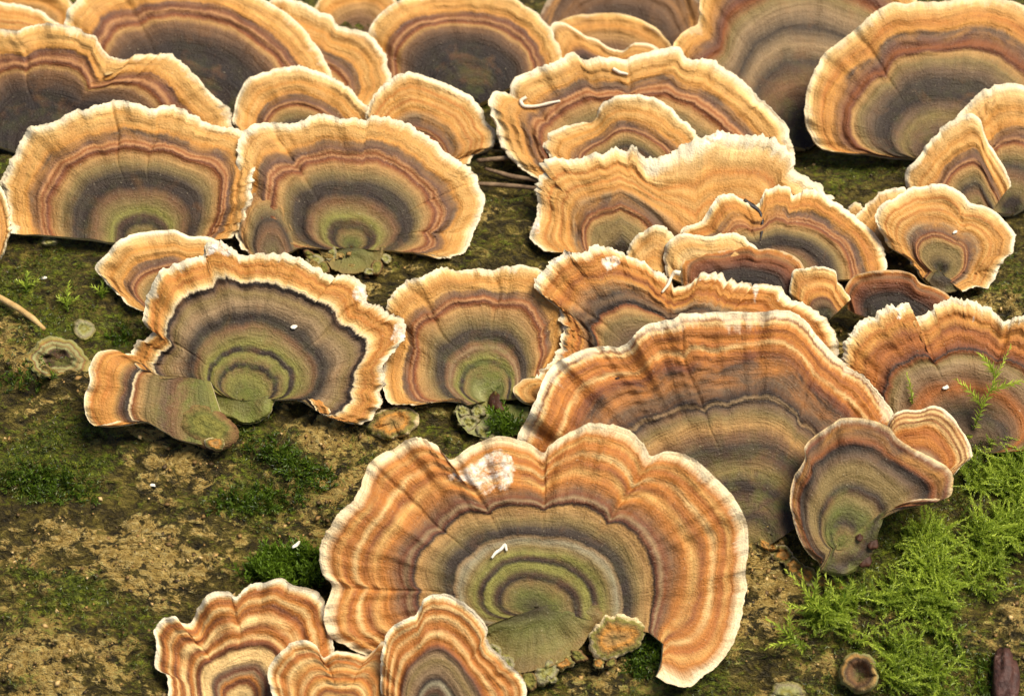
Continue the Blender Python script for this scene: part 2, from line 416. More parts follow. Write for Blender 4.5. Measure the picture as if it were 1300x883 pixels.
SEED = [0]
def bracket(label, margin, c, ramp, base_px=None, base=None, lean=None, yaw=0.0, lift=0.0, fray=1.4, und=1.0, cre=(), bend=0.0,
            line=0.72, rim=0.955, green=0.14, patches=(), stria=0.20, streak=0.07, curl=0.0, wob=0.025, attach=0.08, group='banded bracket fungi on the log',
            name='bracket_fungus', cat='fungus', sm=0.03, thick=1.0, step=1.7, avg='amber', foot_pts=None, fu=0.28, rimc=None, useu0=True, pinch=None):
    SEED[0] += 1; sd = SEED[0]*31
    c = np.asarray(c, float); rnd = random.Random(sd)
    if rimc is None: rimc = min(0.6, 0.16+0.24*fray)
    if yaw == 0.0: yaw = rnd.uniform(-4, 4)
    fend = None
    if foot_pts: fend = foot_pts[-1]; margin = list(foot_pts)+list(margin)
    Mp, L = resample(catmull(margin), 400)
    ns = max(60, int(L/step)); Mp, L = resample(catmull(margin), ns)
    s = np.linspace(0, 1, ns); arc = s*L
    # irregular edge: scallops, fray
    tg = np.gradient(Mp, axis=0); tg /= np.linalg.norm(tg, axis=1)[:, None]+1e-9
    nrm = np.stack([tg[:, 1], -tg[:, 0]], -1)
    off = 1.5*fbm(arc/22, 0.5, sd+1, 2)+fray*0.9*vnoise(arc/8, 1.5, sd+2)+fray*1.2*np.maximum(0, vnoise(arc/3.2, 2.5, sd+3))+fray*0.6*vnoise(arc/1.9, 4.5, sd+4)
    off = fray**.5*(0.55+0.75*sstep(-.3, .5, vnoise(arc/38, 3.3, sd+15)))*off-6.0*fray**.5*np.maximum(0, vnoise(arc/15, 7.5, sd+12)-0.4)-2.5*fray**.5*np.maximum(0, vnoise(arc/5, 8.5, sd+13)-0.5)
    umax = np.ones(ns)
    if fend is not None:
        kf = int(np.argmin(np.hypot(Mp[:, 0]-fend[0], Mp[:, 1]-fend[1]))); umax = fu+(1-fu)*sstep(kf-3, kf+9, np.arange(ns))
        off = off*np.where(np.arange(ns) < kf, 0.55, 1.0)
    Md = Mp+nrm*off[:, None]*sstep(0, 0.02, s)[:, None]*sstep(0, 0.02, 1-s)[:, None]
    Ms = smooth1(Mp, ns*sm); Mv = smooth1(Mp, ns*0.085)
    if base is None:
        B = np.repeat(c[None], ns, 0); B = B+(Ms-B)*0.012
    else:
        bs = [b[0] for b in base]
        B = np.stack([np.interp(s, bs, [b[1] for b in base]), np.interp(s, bs, [b[2] for b in base])], -1)
        B = B+(Ms-B)*0.012
    rmean = float(np.mean(np.hypot(*(Mp-B).T)))
    u0 = np.clip(np.hypot(*(B-c).T)/np.maximum(np.hypot(*(Mp-c).T), 1), 0, 0.9) if (base is not None and useu0) else np.full(ns, 0.012)
    nt = int(np.clip(rmean/3.2, 16, 80))
    t = np.linspace(0, 1, nt)**0.9; t = np.concatenate([t[:-1], [t[-2]*0.35+0.65, 1.0]]) ; nt = len(t)
    Tt = t[None, :]; Ss = s[:, None]
    w = sstep(0.45, 1.0, Tt)[..., None]; w2 = sstep(0.55, 0.92, Tt)[..., None]
    inn = Mv[:, None, :]*(1-w2)+Ms[:, None, :]*w2
    tgt = inn*(1-w)+Md[:, None, :]*w
    P2 = B[:, None, :]+(tgt-B[:, None, :])*Tt[..., None]
    wv = (sstep(0.08, 0.35, Tt)*(1-0.85*sstep(0.8, 1, Tt)))[..., None]
    P2 = P2+wv*np.stack([4.0*fbm(P2[..., 0]/55, P2[..., 1]/55, sd+60, 3), 4.0*fbm(P2[..., 0]/55, P2[..., 1]/55, sd+61, 3)], -1)
    U = (u0[:, None]+(1-u0[:, None])*Tt)*umax[:, None]
    if pinch is not None:     # waist between the foot and the fan
        mid = P2[ns//2][None]; P2 = P2+(mid-P2)*(0.22*np.exp(-((Tt-pinch[1])/0.16)**2))[..., None]
    Uc = U.copy(); groove = np.zeros_like(U)
    if isinstance(cre, (list, tuple)):
        for (cx, cy, dep, wd) in cre:
            k = int(np.argmin(np.hypot(Mp[:, 0]-cx, Mp[:, 1]-cy)))
            kk = k+6.0*vnoise(Tt*5, 0.3, sd+50)
            e = np.exp(-np.abs((np.arange(ns)[:, None]-kk)*L/ns/wd)**1.3)
            Uc = Uc+0.55*dep*e*sstep(0.3, 0.7, Tt)*(1-sstep(0.8, 1.0, Tt))
            groove += -np.sign(dep)*np.exp(-((np.arange(ns)[:, None]-kk)*L/ns/(wd*0.35))**2)*sstep(0.3, 0.8, Tt)
    # plane of the shelf
    bp = np.asarray(base_px if base_px is not None else c, float)
    d0, th0 = log_hit(bp[0], bp[1])
    if lean is None: lean = 6+0.32*max(0, math.degrees(float(th0))-20)
    la, ya = math.radians(lean), math.radians(yaw)
    n = np.array([math.sin(ya)*math.cos(la), math.sin(la), math.cos(ya)*math.cos(la)])
    P0 = ray(bp[0], bp[1])*d0+n*lift*0.001
    rr = ray(P2[..., 0], P2[..., 1])
    dpl = (n@P0)/(rr@n)
    # relief along the shelf normal (mm)
    A = arc[:, None]
    h = und*(1.9*fbm(A/85+0*Tt, Tt*1.1, sd+5, 2)*Tt**2 + 0.85*fbm(A/26, Tt*3, sd+6, 2)*sstep(0.45, 1, Tt))
    h = h+0.30*vnoise(A/9, Tt*2, sd+7)*sstep(0.86, 1, Tt)*und
    ul = Uc+0.012*vnoise(A/30, 0.2, sd+9)
    h = h+0.42*fbm(ul*13, A/300, sd+8, 2)*sstep(0, .3, Tt)
    h = h+0.55*np.exp(-((ul-line-0.015)/0.016)**2)-0.35*sstep(line-0.03, line+0.05, ul)-0.25*np.exp(-((ul-line+0.03)/0.015)**2)
    h = h+0.22*(0.6+0.8*vnoise(A/50, ul*4, sd+14))*np.sin(ul*2*np.pi*rmean/13.0+2*vnoise(A/60, 0.7, sd+10))*sstep(line-0.1, line+0.1, ul)
    h = h+bend*(Tt*(1-Tt)*4-0.0)+curl*sstep(0.8, 1.0, Tt)+groove*0.32
    h = h-0.5*sstep(0.93, 1.0, Tt)
    dlog, thl = log_hit(P2[..., 0], P2[..., 1])
    d = dpl - h*0.001
    lim = dlog-0.0028*sstep(0.0, 0.25, U)-0.0004
    kq = 0.0008; hh = np.clip(0.5+0.5*(lim-d)/kq, 0, 1); d = d*hh+lim*(1-hh)-kq*hh*(1-hh)
    if attach > 0:
        a = sstep(attach, 0.0, Tt)*np.ones_like(U)
        if base is not None: a = a*sstep(0.35, 0.1, u0)[:, None]
        d = d+np.clip(dlog+0.001-d, 0, 0.0007)*a
    PC = rr*d[..., None]
    top = c2w(PC)
    th = (0.55+1.7*(1-Tt)**0.8*np.ones_like(U))*0.001*thick
    nw = v2w(n)
    bot = top-nw*th[..., None]
    # vertex normals of the whole upper sheet, kept across the part seams
    gs = np.gradient(top, axis=0); gt = np.gradient(top, axis=1)
    nv = np.cross(gt, gs); nv /= np.linalg.norm(nv, axis=2)[..., None]+1e-12
    if np.mean(nv@nw) < 0: nv = -nv
    flip = False
    org = c2w(ray(bp[0], bp[1])*d0)
    root = empty(name, org); tag(root, label, cat, group)
    idx = np.arange(ns*nt).reshape(ns, nt)
    quads = np.stack([idx[:-1,:-1], idx[1:,:-1], idx[1:,1:], idx[:-1,1:]], -1).reshape(-1, 4)
    a_ = top.reshape(-1, 3)[quads[:, 0]]; fn = np.cross(top.reshape(-1, 3)[quads[:, 1]]-a_, top.reshape(-1, 3)[quads[:, 3]]-a_)
    if np.mean(fn@nw) < 0: quads = quads[:, ::-1]; flip = True
    um = U.reshape(-1)[quads].mean(1); uline = Uc.reshape(-1)[quads].mean(1)
    pc = P2.reshape(-1, 2)[quads].mean(1)
    cls = np.where(um > rim, 2, np.where(uline > line, 1, 0))
    mat = cap_material(name+'_bands', ramp, sd*0.37, green, stria, streak, wob, 0.62, avg, line, rimc)
    smat = cap_material(name+'_torn', ramp, sd*0.37, green, stria, streak, wob, 0.7, avg, line, rimc, True) if patches else None
    zone = np.stack([np.broadcast_to(A, U.shape), U*rmean, Uc], -1).reshape(-1, 3)
    tf = top.reshape(-1, 3)-org; nf = nv.reshape(-1, 3)
    names = {0: 'inner_cap', 1: 'growth_band', 2: 'pale_margin'}; mats = {0: mat, 1: mat, 2: mat}
    disp = {}; band = None
    for k, (poly, pn, pm, off_) in enumerate(patches):
        msk = polymask(poly, pc[:, 0], pc[:, 1]); cls = np.where(msk, 3+k, cls); names[3+k] = pn; mats[3+k] = smat; disp[3+k] = (off_, poly)
    for k in names:
        qs = quads[cls == k]
        if not len(qs): continue
        used, inv = np.unique(qs, return_inverse=True)
        vv = tf[used].copy(); nn_ = nf[used]
        if k in disp:
            px_ = P2.reshape(-1, 2)[used]
            pl = np.asarray(disp[k][1], float); q2 = np.roll(pl, -1, axis=0); dm = np.full(len(px_), 1e9)
            for a2, b2 in zip(pl, q2):
                ab = b2-a2; tq = np.clip(((px_-a2)@ab)/(ab@ab), 0, 1); dm = np.minimum(dm, np.hypot(*(px_-a2-tq[:, None]*ab).T))
            fade = sstep(0, 14 if disp[k][0] > .15 else 7, dm)
            vv += nw*(disp[k][0]*0.001*fade*(0.5+0.5*fbm(px_[:, 0]/13+px_[:, 1]/31, px_[:, 1]/13-px_[:, 0]/40, 99, 2)))[:, None]
        me = mesh_np(names[k], vv, inv.reshape(-1, 4)); set_attr(me, 'zone', zone[used])
        if k in disp: set_attr(me, 'fade', fade)
        if k not in disp: me.normals_split_custom_set_from_vertices(nn_.astype(np.float32))
        ob = link(names[k], me, mats[k], root)
        if k == 1: band = ob
        elif k >= 2 and band is not None: ob.parent = band
    # underside with its walls
    js = list(range(0, nt-1, 4))+[nt-1]; is_ = list(range(0, ns-1, 2))+[ns-1]
    bb = (bot.reshape(ns, nt, 3)[np.ix_(is_, js)]-org); m1, m2 = len(is_), len(js)
    bi = np.arange(m1*m2).reshape(m1, m2)
    bq = np.stack([bi[:-1,:-1], bi[:-1,1:], bi[1:,1:], bi[1:,:-1]], -1).reshape(-1, 4)
    if flip: bq = bq[:, ::-1]
    vs = [bb.reshape(-1, 3)]; qs = [bq]; cnt = m1*m2
    def wall(tc, bc, rev):
        nonlocal cnt
        k = len(tc); vs.append(tc); vs.append(bc); i = np.arange(k-1)
        q = np.stack([cnt+i, cnt+i+1, cnt+k+i+1, cnt+k+i], -1); cnt += 2*k
        qs.append(q[:, ::-1] if rev else q)
    T3 = top-org; B3 = bot-org
    wall(T3[is_, -1], B3[is_, -1], flip); wall(T3[0, js], B3[0, js], flip); wall(T3[-1, js], B3[-1, js], not flip); wall(T3[is_, 0], B3[is_, 0], not flip)
    me = mesh_np('pore_surface', np.vstack(vs), np.vstack(qs)); link('pore_surface', me, M_PORE, root)
    info = dict(mat=mat, root=root, org=org, n=n, P0=P0, nw=nw, d=d, P2=P2)
    return info
def surf_depth(info, px, py):
    P2 = info['P2'].reshape(-1, 2); k = np.argmin((P2[:, 0]-px)**2+(P2[:, 1]-py)**2)
    return float(info['d'].reshape(-1)[k])
def surf_point(info, px, py, up=0.0):
    return c2w(ray(px, py)*surf_depth(info, px, py))+info['nw']*up*0.001

# zone ramps, u = 0 at the attachment, 1 at the rim
UP = '0 dgrey,.06 moss,.12 olive,.16 dark,.21 dbrown,.25 green,.31 olive,.37 brown,.44 dark,.53 dgrey,.60 olive,.655 oliveor,.685 rust,.70 redb,.712 pink,.728 rust,.742 pink,.758 purpb,.80 greyb,.825 amber,.86 tan,.92 tan,.945 ltan,.965 ivory,.985 cream,1 cream'
WIDE = '0 dgrey,.10 dgrey,.22 olive,.34 olive,.405 oliveor,.43 rust,.445 redb,.46 pink,.48 rust,.50 purpb,.57 greyb,.60 taupe,.66 amber,.70 tan,.73 orange,.76 tan,.79 amber,.82 tan,.85 orange,.88 tan,.93 ltan,.96 ivory,.98 cream,1 cream'
MIDW = '0 dgrey,.12 dark,.22 olive,.30 brown,.38 dgrey,.46 olive,.54 oliveor,.575 rust,.59 redb,.605 pink,.63 purpb,.69 greyb,.71 amber,.78 tan,.82 amber,.86 tan,.93 ltan,.96 ivory,.98 cream,1 cream'
DARKC = '0 black,.15 black,.3 dark,.42 black,.55 dark,.62 dbrown,.68 brown,.71 oliveor,.73 rust,.745 redb,.77 pink,.79 redb,.82 purpb,.84 amber,.90 tan,.95 tan,.98 ltan,1 cream'
B2R = '0 green,.08 moss,.17 green,.215 olive,.235 dark,.255 dgrey,.28 olive,.33 green,.35 dark,.375 dgrey,.40 green,.47 olive,.52 brown,.555 dgrey,.575 dark,.60 dgrey,.66 taupe,.72 olive,.755 greyb,.768 dark,.785 dark,.797 ivory,.815 ltan,.83 tan,.86 orange,.89 amber,.92 orange,.95 tan,.97 ivory,1 cream'
B3R = '0 green,.10 sage,.20 moss,.27 olive,.295 dark,.315 dgrey,.345 green,.385 olive,.40 brown,.43 taupe,.46 brown,.50 dgrey,.56 dgrey,.62 olive,.70 oliveor,.73 rust,.745 redb,.76 pink,.775 rust,.79 purpb,.82 greyb,.84 tan,.90 amber,.94 tan,.97 ltan,1 cream'
D1R = '0 dgrey,.10 moss,.17 olive,.195 dark,.22 dbrown,.25 green,.275 green,.29 dark,.31 dbrown,.335 green,.38 olive,.42 lgrey,.445 taupe,.46 dark,.50 dgrey,.55 olive,.62 oliveor,.632 dark,.645 redb,.66 taupe,.675 redb,.70 brown,.74 orange,.77 tan,.80 rust,.825 orange,.845 ltan,.865 orange,.89 dorange,.91 tan,.935 orange,.975 ivory'
C1R = '0 moss,.10 olive,.16 dgrey,.22 greyb,.28 dark,.31 dgrey,.36 olive,.42 dbrown,.47 dgrey,.52 brown,.56 oliveor,.60 olive,.63 greyb,.645 dark,.655 taupe,.668 dark,.69 dbrown,.72 greyb,.76 brown,.79 dbrown,.815 redb,.835 rust,.855 orange,.87 ltan,.885 dorange,.905 orange,.92 rust,.94 orange,.957 ltan,.968 rust,.982 ivory,.995 cream'
D2R = '0 ltan,.13 ltan,.17 rust,.20 redb,.225 orange,.26 taupe,.29 redb,.33 greyb,.38 ltan,.46 ltan,.50 redb,.54 rust,.57 ltan,.60 orange,.64 rust,.68 ltan,.71 ltan,.745 dorange,.78 redb,.805 orange,.84 ltan,.87 orange,.90 rust,.925 dorange,.945 ltan,.975 cream,1 cream'
D3R = '0 amber,.12 rust,.20 orange,.26 tan,.33 rust,.37 orange,.43 ltan,.50 amber,.55 dorange,.59 ltan,.64 orange,.69 tan,.74 ltan,.79 orange,.83 dorange,.86 ltan,.90 orange,.93 ltan,.96 ivory,1 cream'
D4R = '0 greyb,.08 lgrey,.15 dark,.20 purpb,.26 lgrey,.30 dark,.34 greyb,.40 taupe,.47 olive,.52 taupe,.57 purpb,.60 rust,.64 orange,.68 ltan,.72 dorange,.76 orange,.80 ltan,.83 orange,.86 dorange,.89 ltan,.92 orange,.95 ltan,.98 cream,1 cream'
C2R = '0 moss,.12 olive,.2 dgrey,.32 moss,.42 olive,.47 dbrown,.50 dgrey,.57 olive,.66 olive,.72 greyb,.77 dgrey,.80 dark,.84 rust,.88 brown,.92 dbrown,.95 redb,.98 taupe,1 ltan'
C2LR = '0 dark,.2 rust,.35 dorange,.46 taupe,.52 redb,.60 orange,.68 dorange,.74 orange,.79 ltan,.82 rust,.86 ltan,.90 rust,.93 ltan,.96 rust,.98 ivory,1 cream'
C3R = '0 dgrey,.15 greyb,.28 dgrey,.38 brown,.46 dorange,.53 brown,.60 taupe,.65 olive,.68 rust,.695 dark,.71 redb,.73 rust,.77 dorange,.82 rust,.86 amber,.90 orange,.93 tan,.96 ltan,.985 cream,1 cream'
B4R = '0 dgrey,.3 dgrey,.45 greyb,.56 olive,.61 oliveor,.635 rust,.65 dark,.665 dark,.69 greyb,.72 dgrey,.76 taupe,.80 amber,.83 rust,.86 orange,.89 amber,.93 orange,.96 ltan,.985 cream,1 cream'
DKR = '0 black,.35 black,.6 dark,.74 redb,.82 rust,.88 brown,.93 dorange,.97 amber,1 oliveor'
CRM = '0 tan,.4 tan,.55 amber,.7 ltan,.8 tan,.9 ltan,.96 ivory,1 cream'
BLUR = '0 brown,.3 dbrown,.5 brown,.7 oliveor,.8 amber,.95 tan,1 ltan'
GREYT = '0 black,.2 dark,.34 brown,.44 dgrey,.52 taupe,.60 dgrey,.68 taupe,.74 olive,.79 rust,.81 redb,.84 purpb,.87 brown,.90 amber,.97 tan,1 ltan'
T8R = '0 dbrown,.10 dark,.16 dbrown,.22 greyb,.30 olive,.36 greyb,.42 dark,.52 dgrey,.58 greyb,.64 olive,.68 oliveor,.70 redb,.72 rust,.74 redb,.77 purpb,.81 greyb,.83 amber,.88 orange,.93 tan,.97 ltan,1 ivory'
LOBE = '0 green,.15 moss,.25 olive,.36 brown,.42 greyb,.50 olive,.56 olive,.62 oliveor,.66 rust,.68 ivory,.69 dark,.71 dgrey,.74 purpb,.77 olive,.80 amber,.86 orange,.90 amber,.94 orange,.98 ltan,1 cream'

BR = {}
# --- farthest row
BR['T1b'] = bracket('dull olive bracket behind the tan one, in the corner above the dark two-lobed bracket', [(-40,30),(-30,0),(0,-14),(40,-18),(75,-8),(92,6),(96,30)], (30,60), BLUR, lift=-3, lean=10)
BR['T1'] = bracket('small pale tan bracket peeking out above the dark-centred two-lobed bracket', [(-50,60),(-50,24),(-20,6),(5,4),(30,8),(50,14),(66,26),(78,34),(84,60)], (10,90), WIDE, lift=1)
BR['T4'] = bracket('blurred brown bracket behind the dark-centred bracket and the narrow curled one', [(388,40),(398,12),(420,-12),(460,-20),(495,-8),(512,14),(514,44)], (455,60), BLUR, lift=-4)
BR['BK'] = bracket('large out-of-focus dull brown bracket at the very back of the cluster', [(676,60),(690,10),(720,-30),(790,-46),(860,-34),(892,10),(900,60)], (790,90), '0 black,.4 dark,.6 dbrown,.75 brown,.9 dbrown,1 brown', lift=-7, fray=.3)
BR['T6'] = bracket('blurred thin tan bracket with a smooth rim lying behind the twin-lobed bracket', [(694,58),(702,34),(722,22),(750,17),(790,18),(820,28),(840,42),(852,60),(850,80)], (775,98), BLUR, lift=-3, fray=.3)
BR['T6b'] = bracket('small wavy bracket with a white rim behind the twin-lobed bracket', [(690,78),(697,40),(702,29),(716,29),(732,38),(744,46),(758,50),(772,60),(790,62),(806,55),(824,56),(838,64),(846,90)], (768,112), '0 black,.5 dark,.62 purpb,.7 amber,.85 tan,.93 oliveor,.97 ivory,1 cream', lift=0, und=.8, fray=.6)
BR['T7'] = bracket('large greyish brown out-of-focus bracket with a tan rim behind the twin-lobed one', [(866,150),(856,90),(853,56),(868,40),(886,27),(888,0),(900,-26),(960,-62),(1040,-72),(1110,-50),(1160,-10),(1175,60)], (1025,190), GREYT, lift=-2, fray=.5, line=.8)
BR['T2'] = bracket('wide dark-centred bracket with a broad tan rim, highest of the far group', [(66,110),(78,60),(84,16),(95,4),(110,-12),(150,-28),(205,-34),(260,-30),(300,-18),(340,2),(368,20),(395,48),(414,78),(424,104),(424,140)], (252,160), DARKC, base_px=(252,150), lift=2, line=.76, cre=[(140,-24,.05,16)], fray=1.0)
BR['T3'] = bracket('narrow curled tan bracket squeezed beside the wide dark-centred one', [(340,20),(346,-4),(380,2),(402,12),(420,20),(428,32),(440,36),(465,42),(484,60),(494,82),(496,100),(488,116),(470,134)], (375,150), MIDW, base_px=(385,140), lift=0, line=.6)
BR['T5'] = bracket('nearly black-centred wet bracket with a smooth amber rim', [(472,88),(466,50),(474,28),(500,4),(540,-8),(600,-11),(648,-5),(668,8),(684,18),(700,36),(712,62),(712,78),(696,86)], (600,136), DARKC, lift=1, line=.76, fray=.6, green=.15)
BR['T8'] = bracket('broad orange-rimmed bracket with grey olive bands, beside the big blurred one', [(1150,198),(1115,197),(1094,194),(1064,193),(1040,185),(1027,166),(1022,142),(1024,116),(1033,92),(1046,68),(1064,54),(1082,41),(1105,20),(1120,9),(1134,3),(1150,5),(1166,2),(1200,2),(1240,-6),(1280,0),(1310,12),(1350,40),(1385,90),(1396,150)], (1196,206), T8R, base_px=(1190,200), lift=6, line=.70, fray=.8, cre=[(1082,41,.05,10)])
# --- second row
BR['A1'] = bracket('dark-centred bracket with two fused orange lobes, cut by the scene edge', [(-60,160),(-66,100),(-40,56),(-8,38),(16,38),(22,38),(41,32),(68,31),(100,36),(120,46),(130,64),(140,72),(163,75),(170,70),(190,68),(217,70),(238,85),(265,116),(288,136),(295,156),(296,176)], (55,206), DARKC.replace('.82 purpb', '.83 purpb'), base_px=(60,196), lift=3, line=.74, cre=[(20,38,.06,10),(140,72,.14,16)], und=1.2)
BR['A4'] = bracket('small pale scalloped bracket, left one of the pair tucked behind the twin-centred shelf', [(302,172),(297,150),(302,124),(314,100),(322,96),(334,92),(368,84),(395,89),(419,97),(443,112),(462,132),(474,148),(482,172)], (385,194), MIDW, base_px=(385,186), lift=2, line=.6, fray=1.2)
BR['A5'] = bracket('pale tan bracket with a drooping frilled end, overlapped by the shelf with a green foot', [(464,150),(468,132),(483,112),(500,99),(510,94),(524,92),(548,99),(579,112),(602,126),(616,153),(628,166),(627,184),(614,192),(602,197),(596,208)], (522,220), WIDE, base_px=(522,212), lift=3, line=.47)
BR['A2'] = bracket('wide tan bracket with a thin rust line and grey-green centre beside the green-footed one', [(14,296),(8,270),(4,240),(7,217),(20,194),(34,166),(50,158),(68,155),(95,141),(120,137),(134,132),(146,128),(177,132),(197,138),(206,133),(221,134),(245,144),(265,156),(296,163),(313,170),(324,183),(326,204),(320,238),(316,262),(308,284),(294,302)], (184,311), UP, base_px=(184,304), lift=3, line=.70, fray=1.8, cre=[(134,132,.02,6),(197,138,.03,8)])
BR['A3'] = bracket('tan shelf with a mossy green foot and a darker side lobe', [(312,318),(300,300),(296,260),(298,215),(304,180),(314,162),(337,156),(362,158),(382,153),(409,145),(439,150),(483,148),(511,156),(538,170),(558,187),(582,204),(602,217),(606,234),(616,250),(610,275),(602,294),(598,308),(588,322),(569,328),(540,322)], (446,314), UP, base_px=(446,330), lift=1, line=.74, fray=1.8, cre=[(340,156,.10,16),(604,226,.03,6),(602,294,.10,12)], attach=0, foot_pts=[(486, 314), (485, 328), (470, 343), (448, 347), (424, 341), (409, 324), (396, 311)], fu=0.11)
BR['A3L'] = bracket('small dull grey-brown lobe wedged between the wide tan bracket and the green-footed shelf', [(316,322),(304,300),(306,272),(316,248),(334,236),(352,242),(366,264),(378,290),(384,312)], (348,332), '0 moss,.3 greyb,.45 brown,.6 dgrey,.75 olive,.85 oliveor,.93 greyb,1 taupe', base_px=(346,326), lift=2.6, line=.8, fray=.3, rimc=.1)
BR['A6'] = bracket('broad twin-lobed tan bracket with a worm-like white thread on its upper side', [(690,230),(682,226),(654,207),(634,180),(625,150),(621,126),(631,114),(644,119),(654,99),(685,87),(709,75),(729,65),(738,74),(746,75),(766,70),(794,76),(800,72),(811,68),(834,63),(862,59),(872,73),(906,78),(933,95),(960,119),(984,143),(1001,163),(1008,190),(1006,210)], (812,244), UP, base_px=(812,232), lift=1, line=.70, fray=1.3, cre=[(792,76,.05,12)])
BR['A7'] = bracket('small crinkled bracket nested in front of the twin-lobed one', [(704,206),(697,196),(689,182),(696,170),(709,163),(726,157),(745,152),(756,146),(764,132),(775,124),(790,119),(817,121),(845,131),(862,146),(882,166),(897,180),(905,205)], (795,222), MIDW, base_px=(795,214), lift=6, line=.58, fray=1.2)
BR['T11'] = bracket('tiny pale lobe half hidden behind the small round orange bracket', [(1090,296),(1086,276),(1098,261),(1108,252),(1118,243),(1132,239),(1148,240),(1162,250),(1166,290)], (1130,320), '0 olive,.4 olive,.5 taupe,.6 amber,.8 tan,.92 ltan,.97 cream,1 cream', lift=2, line=.55)
BR['T11b'] = bracket('pale nub of a bracket between the cracked bracket and the small round one', [(1072,290),(1074,268),(1084,259),(1096,264),(1104,276),(1106,300)], (1092,312), CRM, lift=1, line=.6)
BR['T9'] = bracket('grey-centred tan bracket, partly covered by a smooth lobe, above the small round orange one', [(1190,262),(1176,238),(1176,217),(1186,194),(1196,176),(1206,160),(1220,142),(1234,126),(1258,110),(1281,105),(1298,108),(1330,118),(1370,160),(1384,220)], (1286,272), MIDW, base_px=(1286,260), lift=3, line=.6, cre=[(1244,118,.10,14)])
BR['T9L'] = bracket('smooth tan lobe overlapping the side of the folded bracket above the small round one', [(1172,268),(1152,240),(1150,217),(1162,204),(1174,188),(1186,173),(1200,158),(1217,147),(1232,144),(1244,152),(1250,170),(1262,192),(1276,214),(1284,236)], (1246,284), MIDW, base_px=(1250,272), lift=5, line=.6, fray=.9)
BR['A8'] = bracket('wide orange tan bracket fused from two fans with white frayed edge', [(700,320),(680,311),(673,298),(675,289),(684,262),(683,240),(685,226),(688,213),(697,201),(716,200),(736,202),(753,195),(776,192),(800,187),(812,192),(821,200),(834,200),(855,190),(882,177),(896,173),(913,166),(940,172),(967,173),(991,185),(1006,198),(1010,216),(1030,228),(1044,236),(1060,252)],
      (790,318), WIDE, base=[(0,776,322),(.40,780,320),(.60,890,318),(1,900,318)], cre=[(828,202,.16,22)], patches=[([(880,186),(900,162),(924,160),(922,178),(900,190)], 'torn_edge', M_FLESH, .08), ([(668,302),(672,280),(690,270),(690,300)], 'torn_edge', M_FLESH, .08)], base_px=(800,318), lift=2, line=.46, fray=2.2)
BR['T10'] = bracket('small round orange bracket with a mushroom-shaped brown centre on the bare log', [(1166,346),(1152,325),(1132,312),(1116,293),(1112,272),(1124,256),(1142,246),(1166,237),(1196,234),(1220,244),(1232,257),(1257,264),(1276,281),(1288,297),(1286,318),(1274,332),(1266,349),(1256,366),(1240,364),(1222,370)], (1194,344), WIDE, base_px=(1196,362), lift=3, line=.47, cre=[(1232,257,.10,10),(1264,352,.08,9)], fray=1.2, foot_pts=[(1222, 364), (1208, 371), (1190, 369), (1176, 358)], fu=0.16)
BR['A9'] = bracket('cracked orange bracket with a black split running to its scorched rim', [(872,318),(866,290),(884,284),(896,272),(911,249),(928,245),(943,254),(962,260),(972,241),(996,237),(1010,245),(1033,240),(1054,252),(1077,268),(1101,288),(1118,308),(1126,332),(1122,350)], (985,362), UP.replace('.86 tan', '.86 orange').replace('.92 tan', '.92 amber'), base_px=(985,352), lift=5, line=.66, fray=1.8, cre=[(943,254,.08,12)])
BR['A10'] = bracket('upright cream frilled lobe in front of the fused wide bracket', [(792,345),(797,319),(806,302),(820,290),(840,286),(852,296),(858,312),(866,345)], (830,372), CRM, base_px=(830,352), lift=5, line=.5, fray=1.5)
BR['A10b'] = bracket('cream rimmed bracket wedged behind the dark brown one', [(846,350),(843,326),(846,311),(862,297),(880,297),(898,300),(932,297),(945,301),(955,309),(975,330)], (905,376), CRM, base_px=(905,356), lift=7, line=.5, fray=1.2)
BR['A11d'] = bracket('dark brown bracket with an olive rim in front of the cracked orange one', [(868,372),(864,350),(868,332),(878,325),(891,320),(910,319),(925,315),(949,311),(962,316),(976,315),(1003,322),(1018,332),(1026,346),(1030,372)], (945,384), DKR, base_px=(945,364), lift=7, line=.8, fray=.5)
BR['A11'] = bracket('small tan fan beside the dark reddish bracket', [(1010,392),(1003,368),(1005,352),(1009,342),(1022,341),(1037,337),(1060,343),(1064,356),(1070,366),(1080,380)], (1050,408), '0 black,.25 dark,.4 brown,.46 redb,.52 amber,.62 orange,.7 tan,.78 orange,.88 tan,.95 ltan,1 cream', base_px=(1046,388), lift=8, line=.5, fray=1.4)
BR['A12'] = bracket('dark reddish brown wet bracket beside the small tan fan', [(1076,392),(1073,366),(1084,351),(1098,346),(1115,343),(1142,343),(1160,349),(1168,358),(1186,364),(1198,370),(1208,380),(1212,396)], (1135,412), DKR, base_px=(1135,392), lift=7, line=.82, fray=.3)
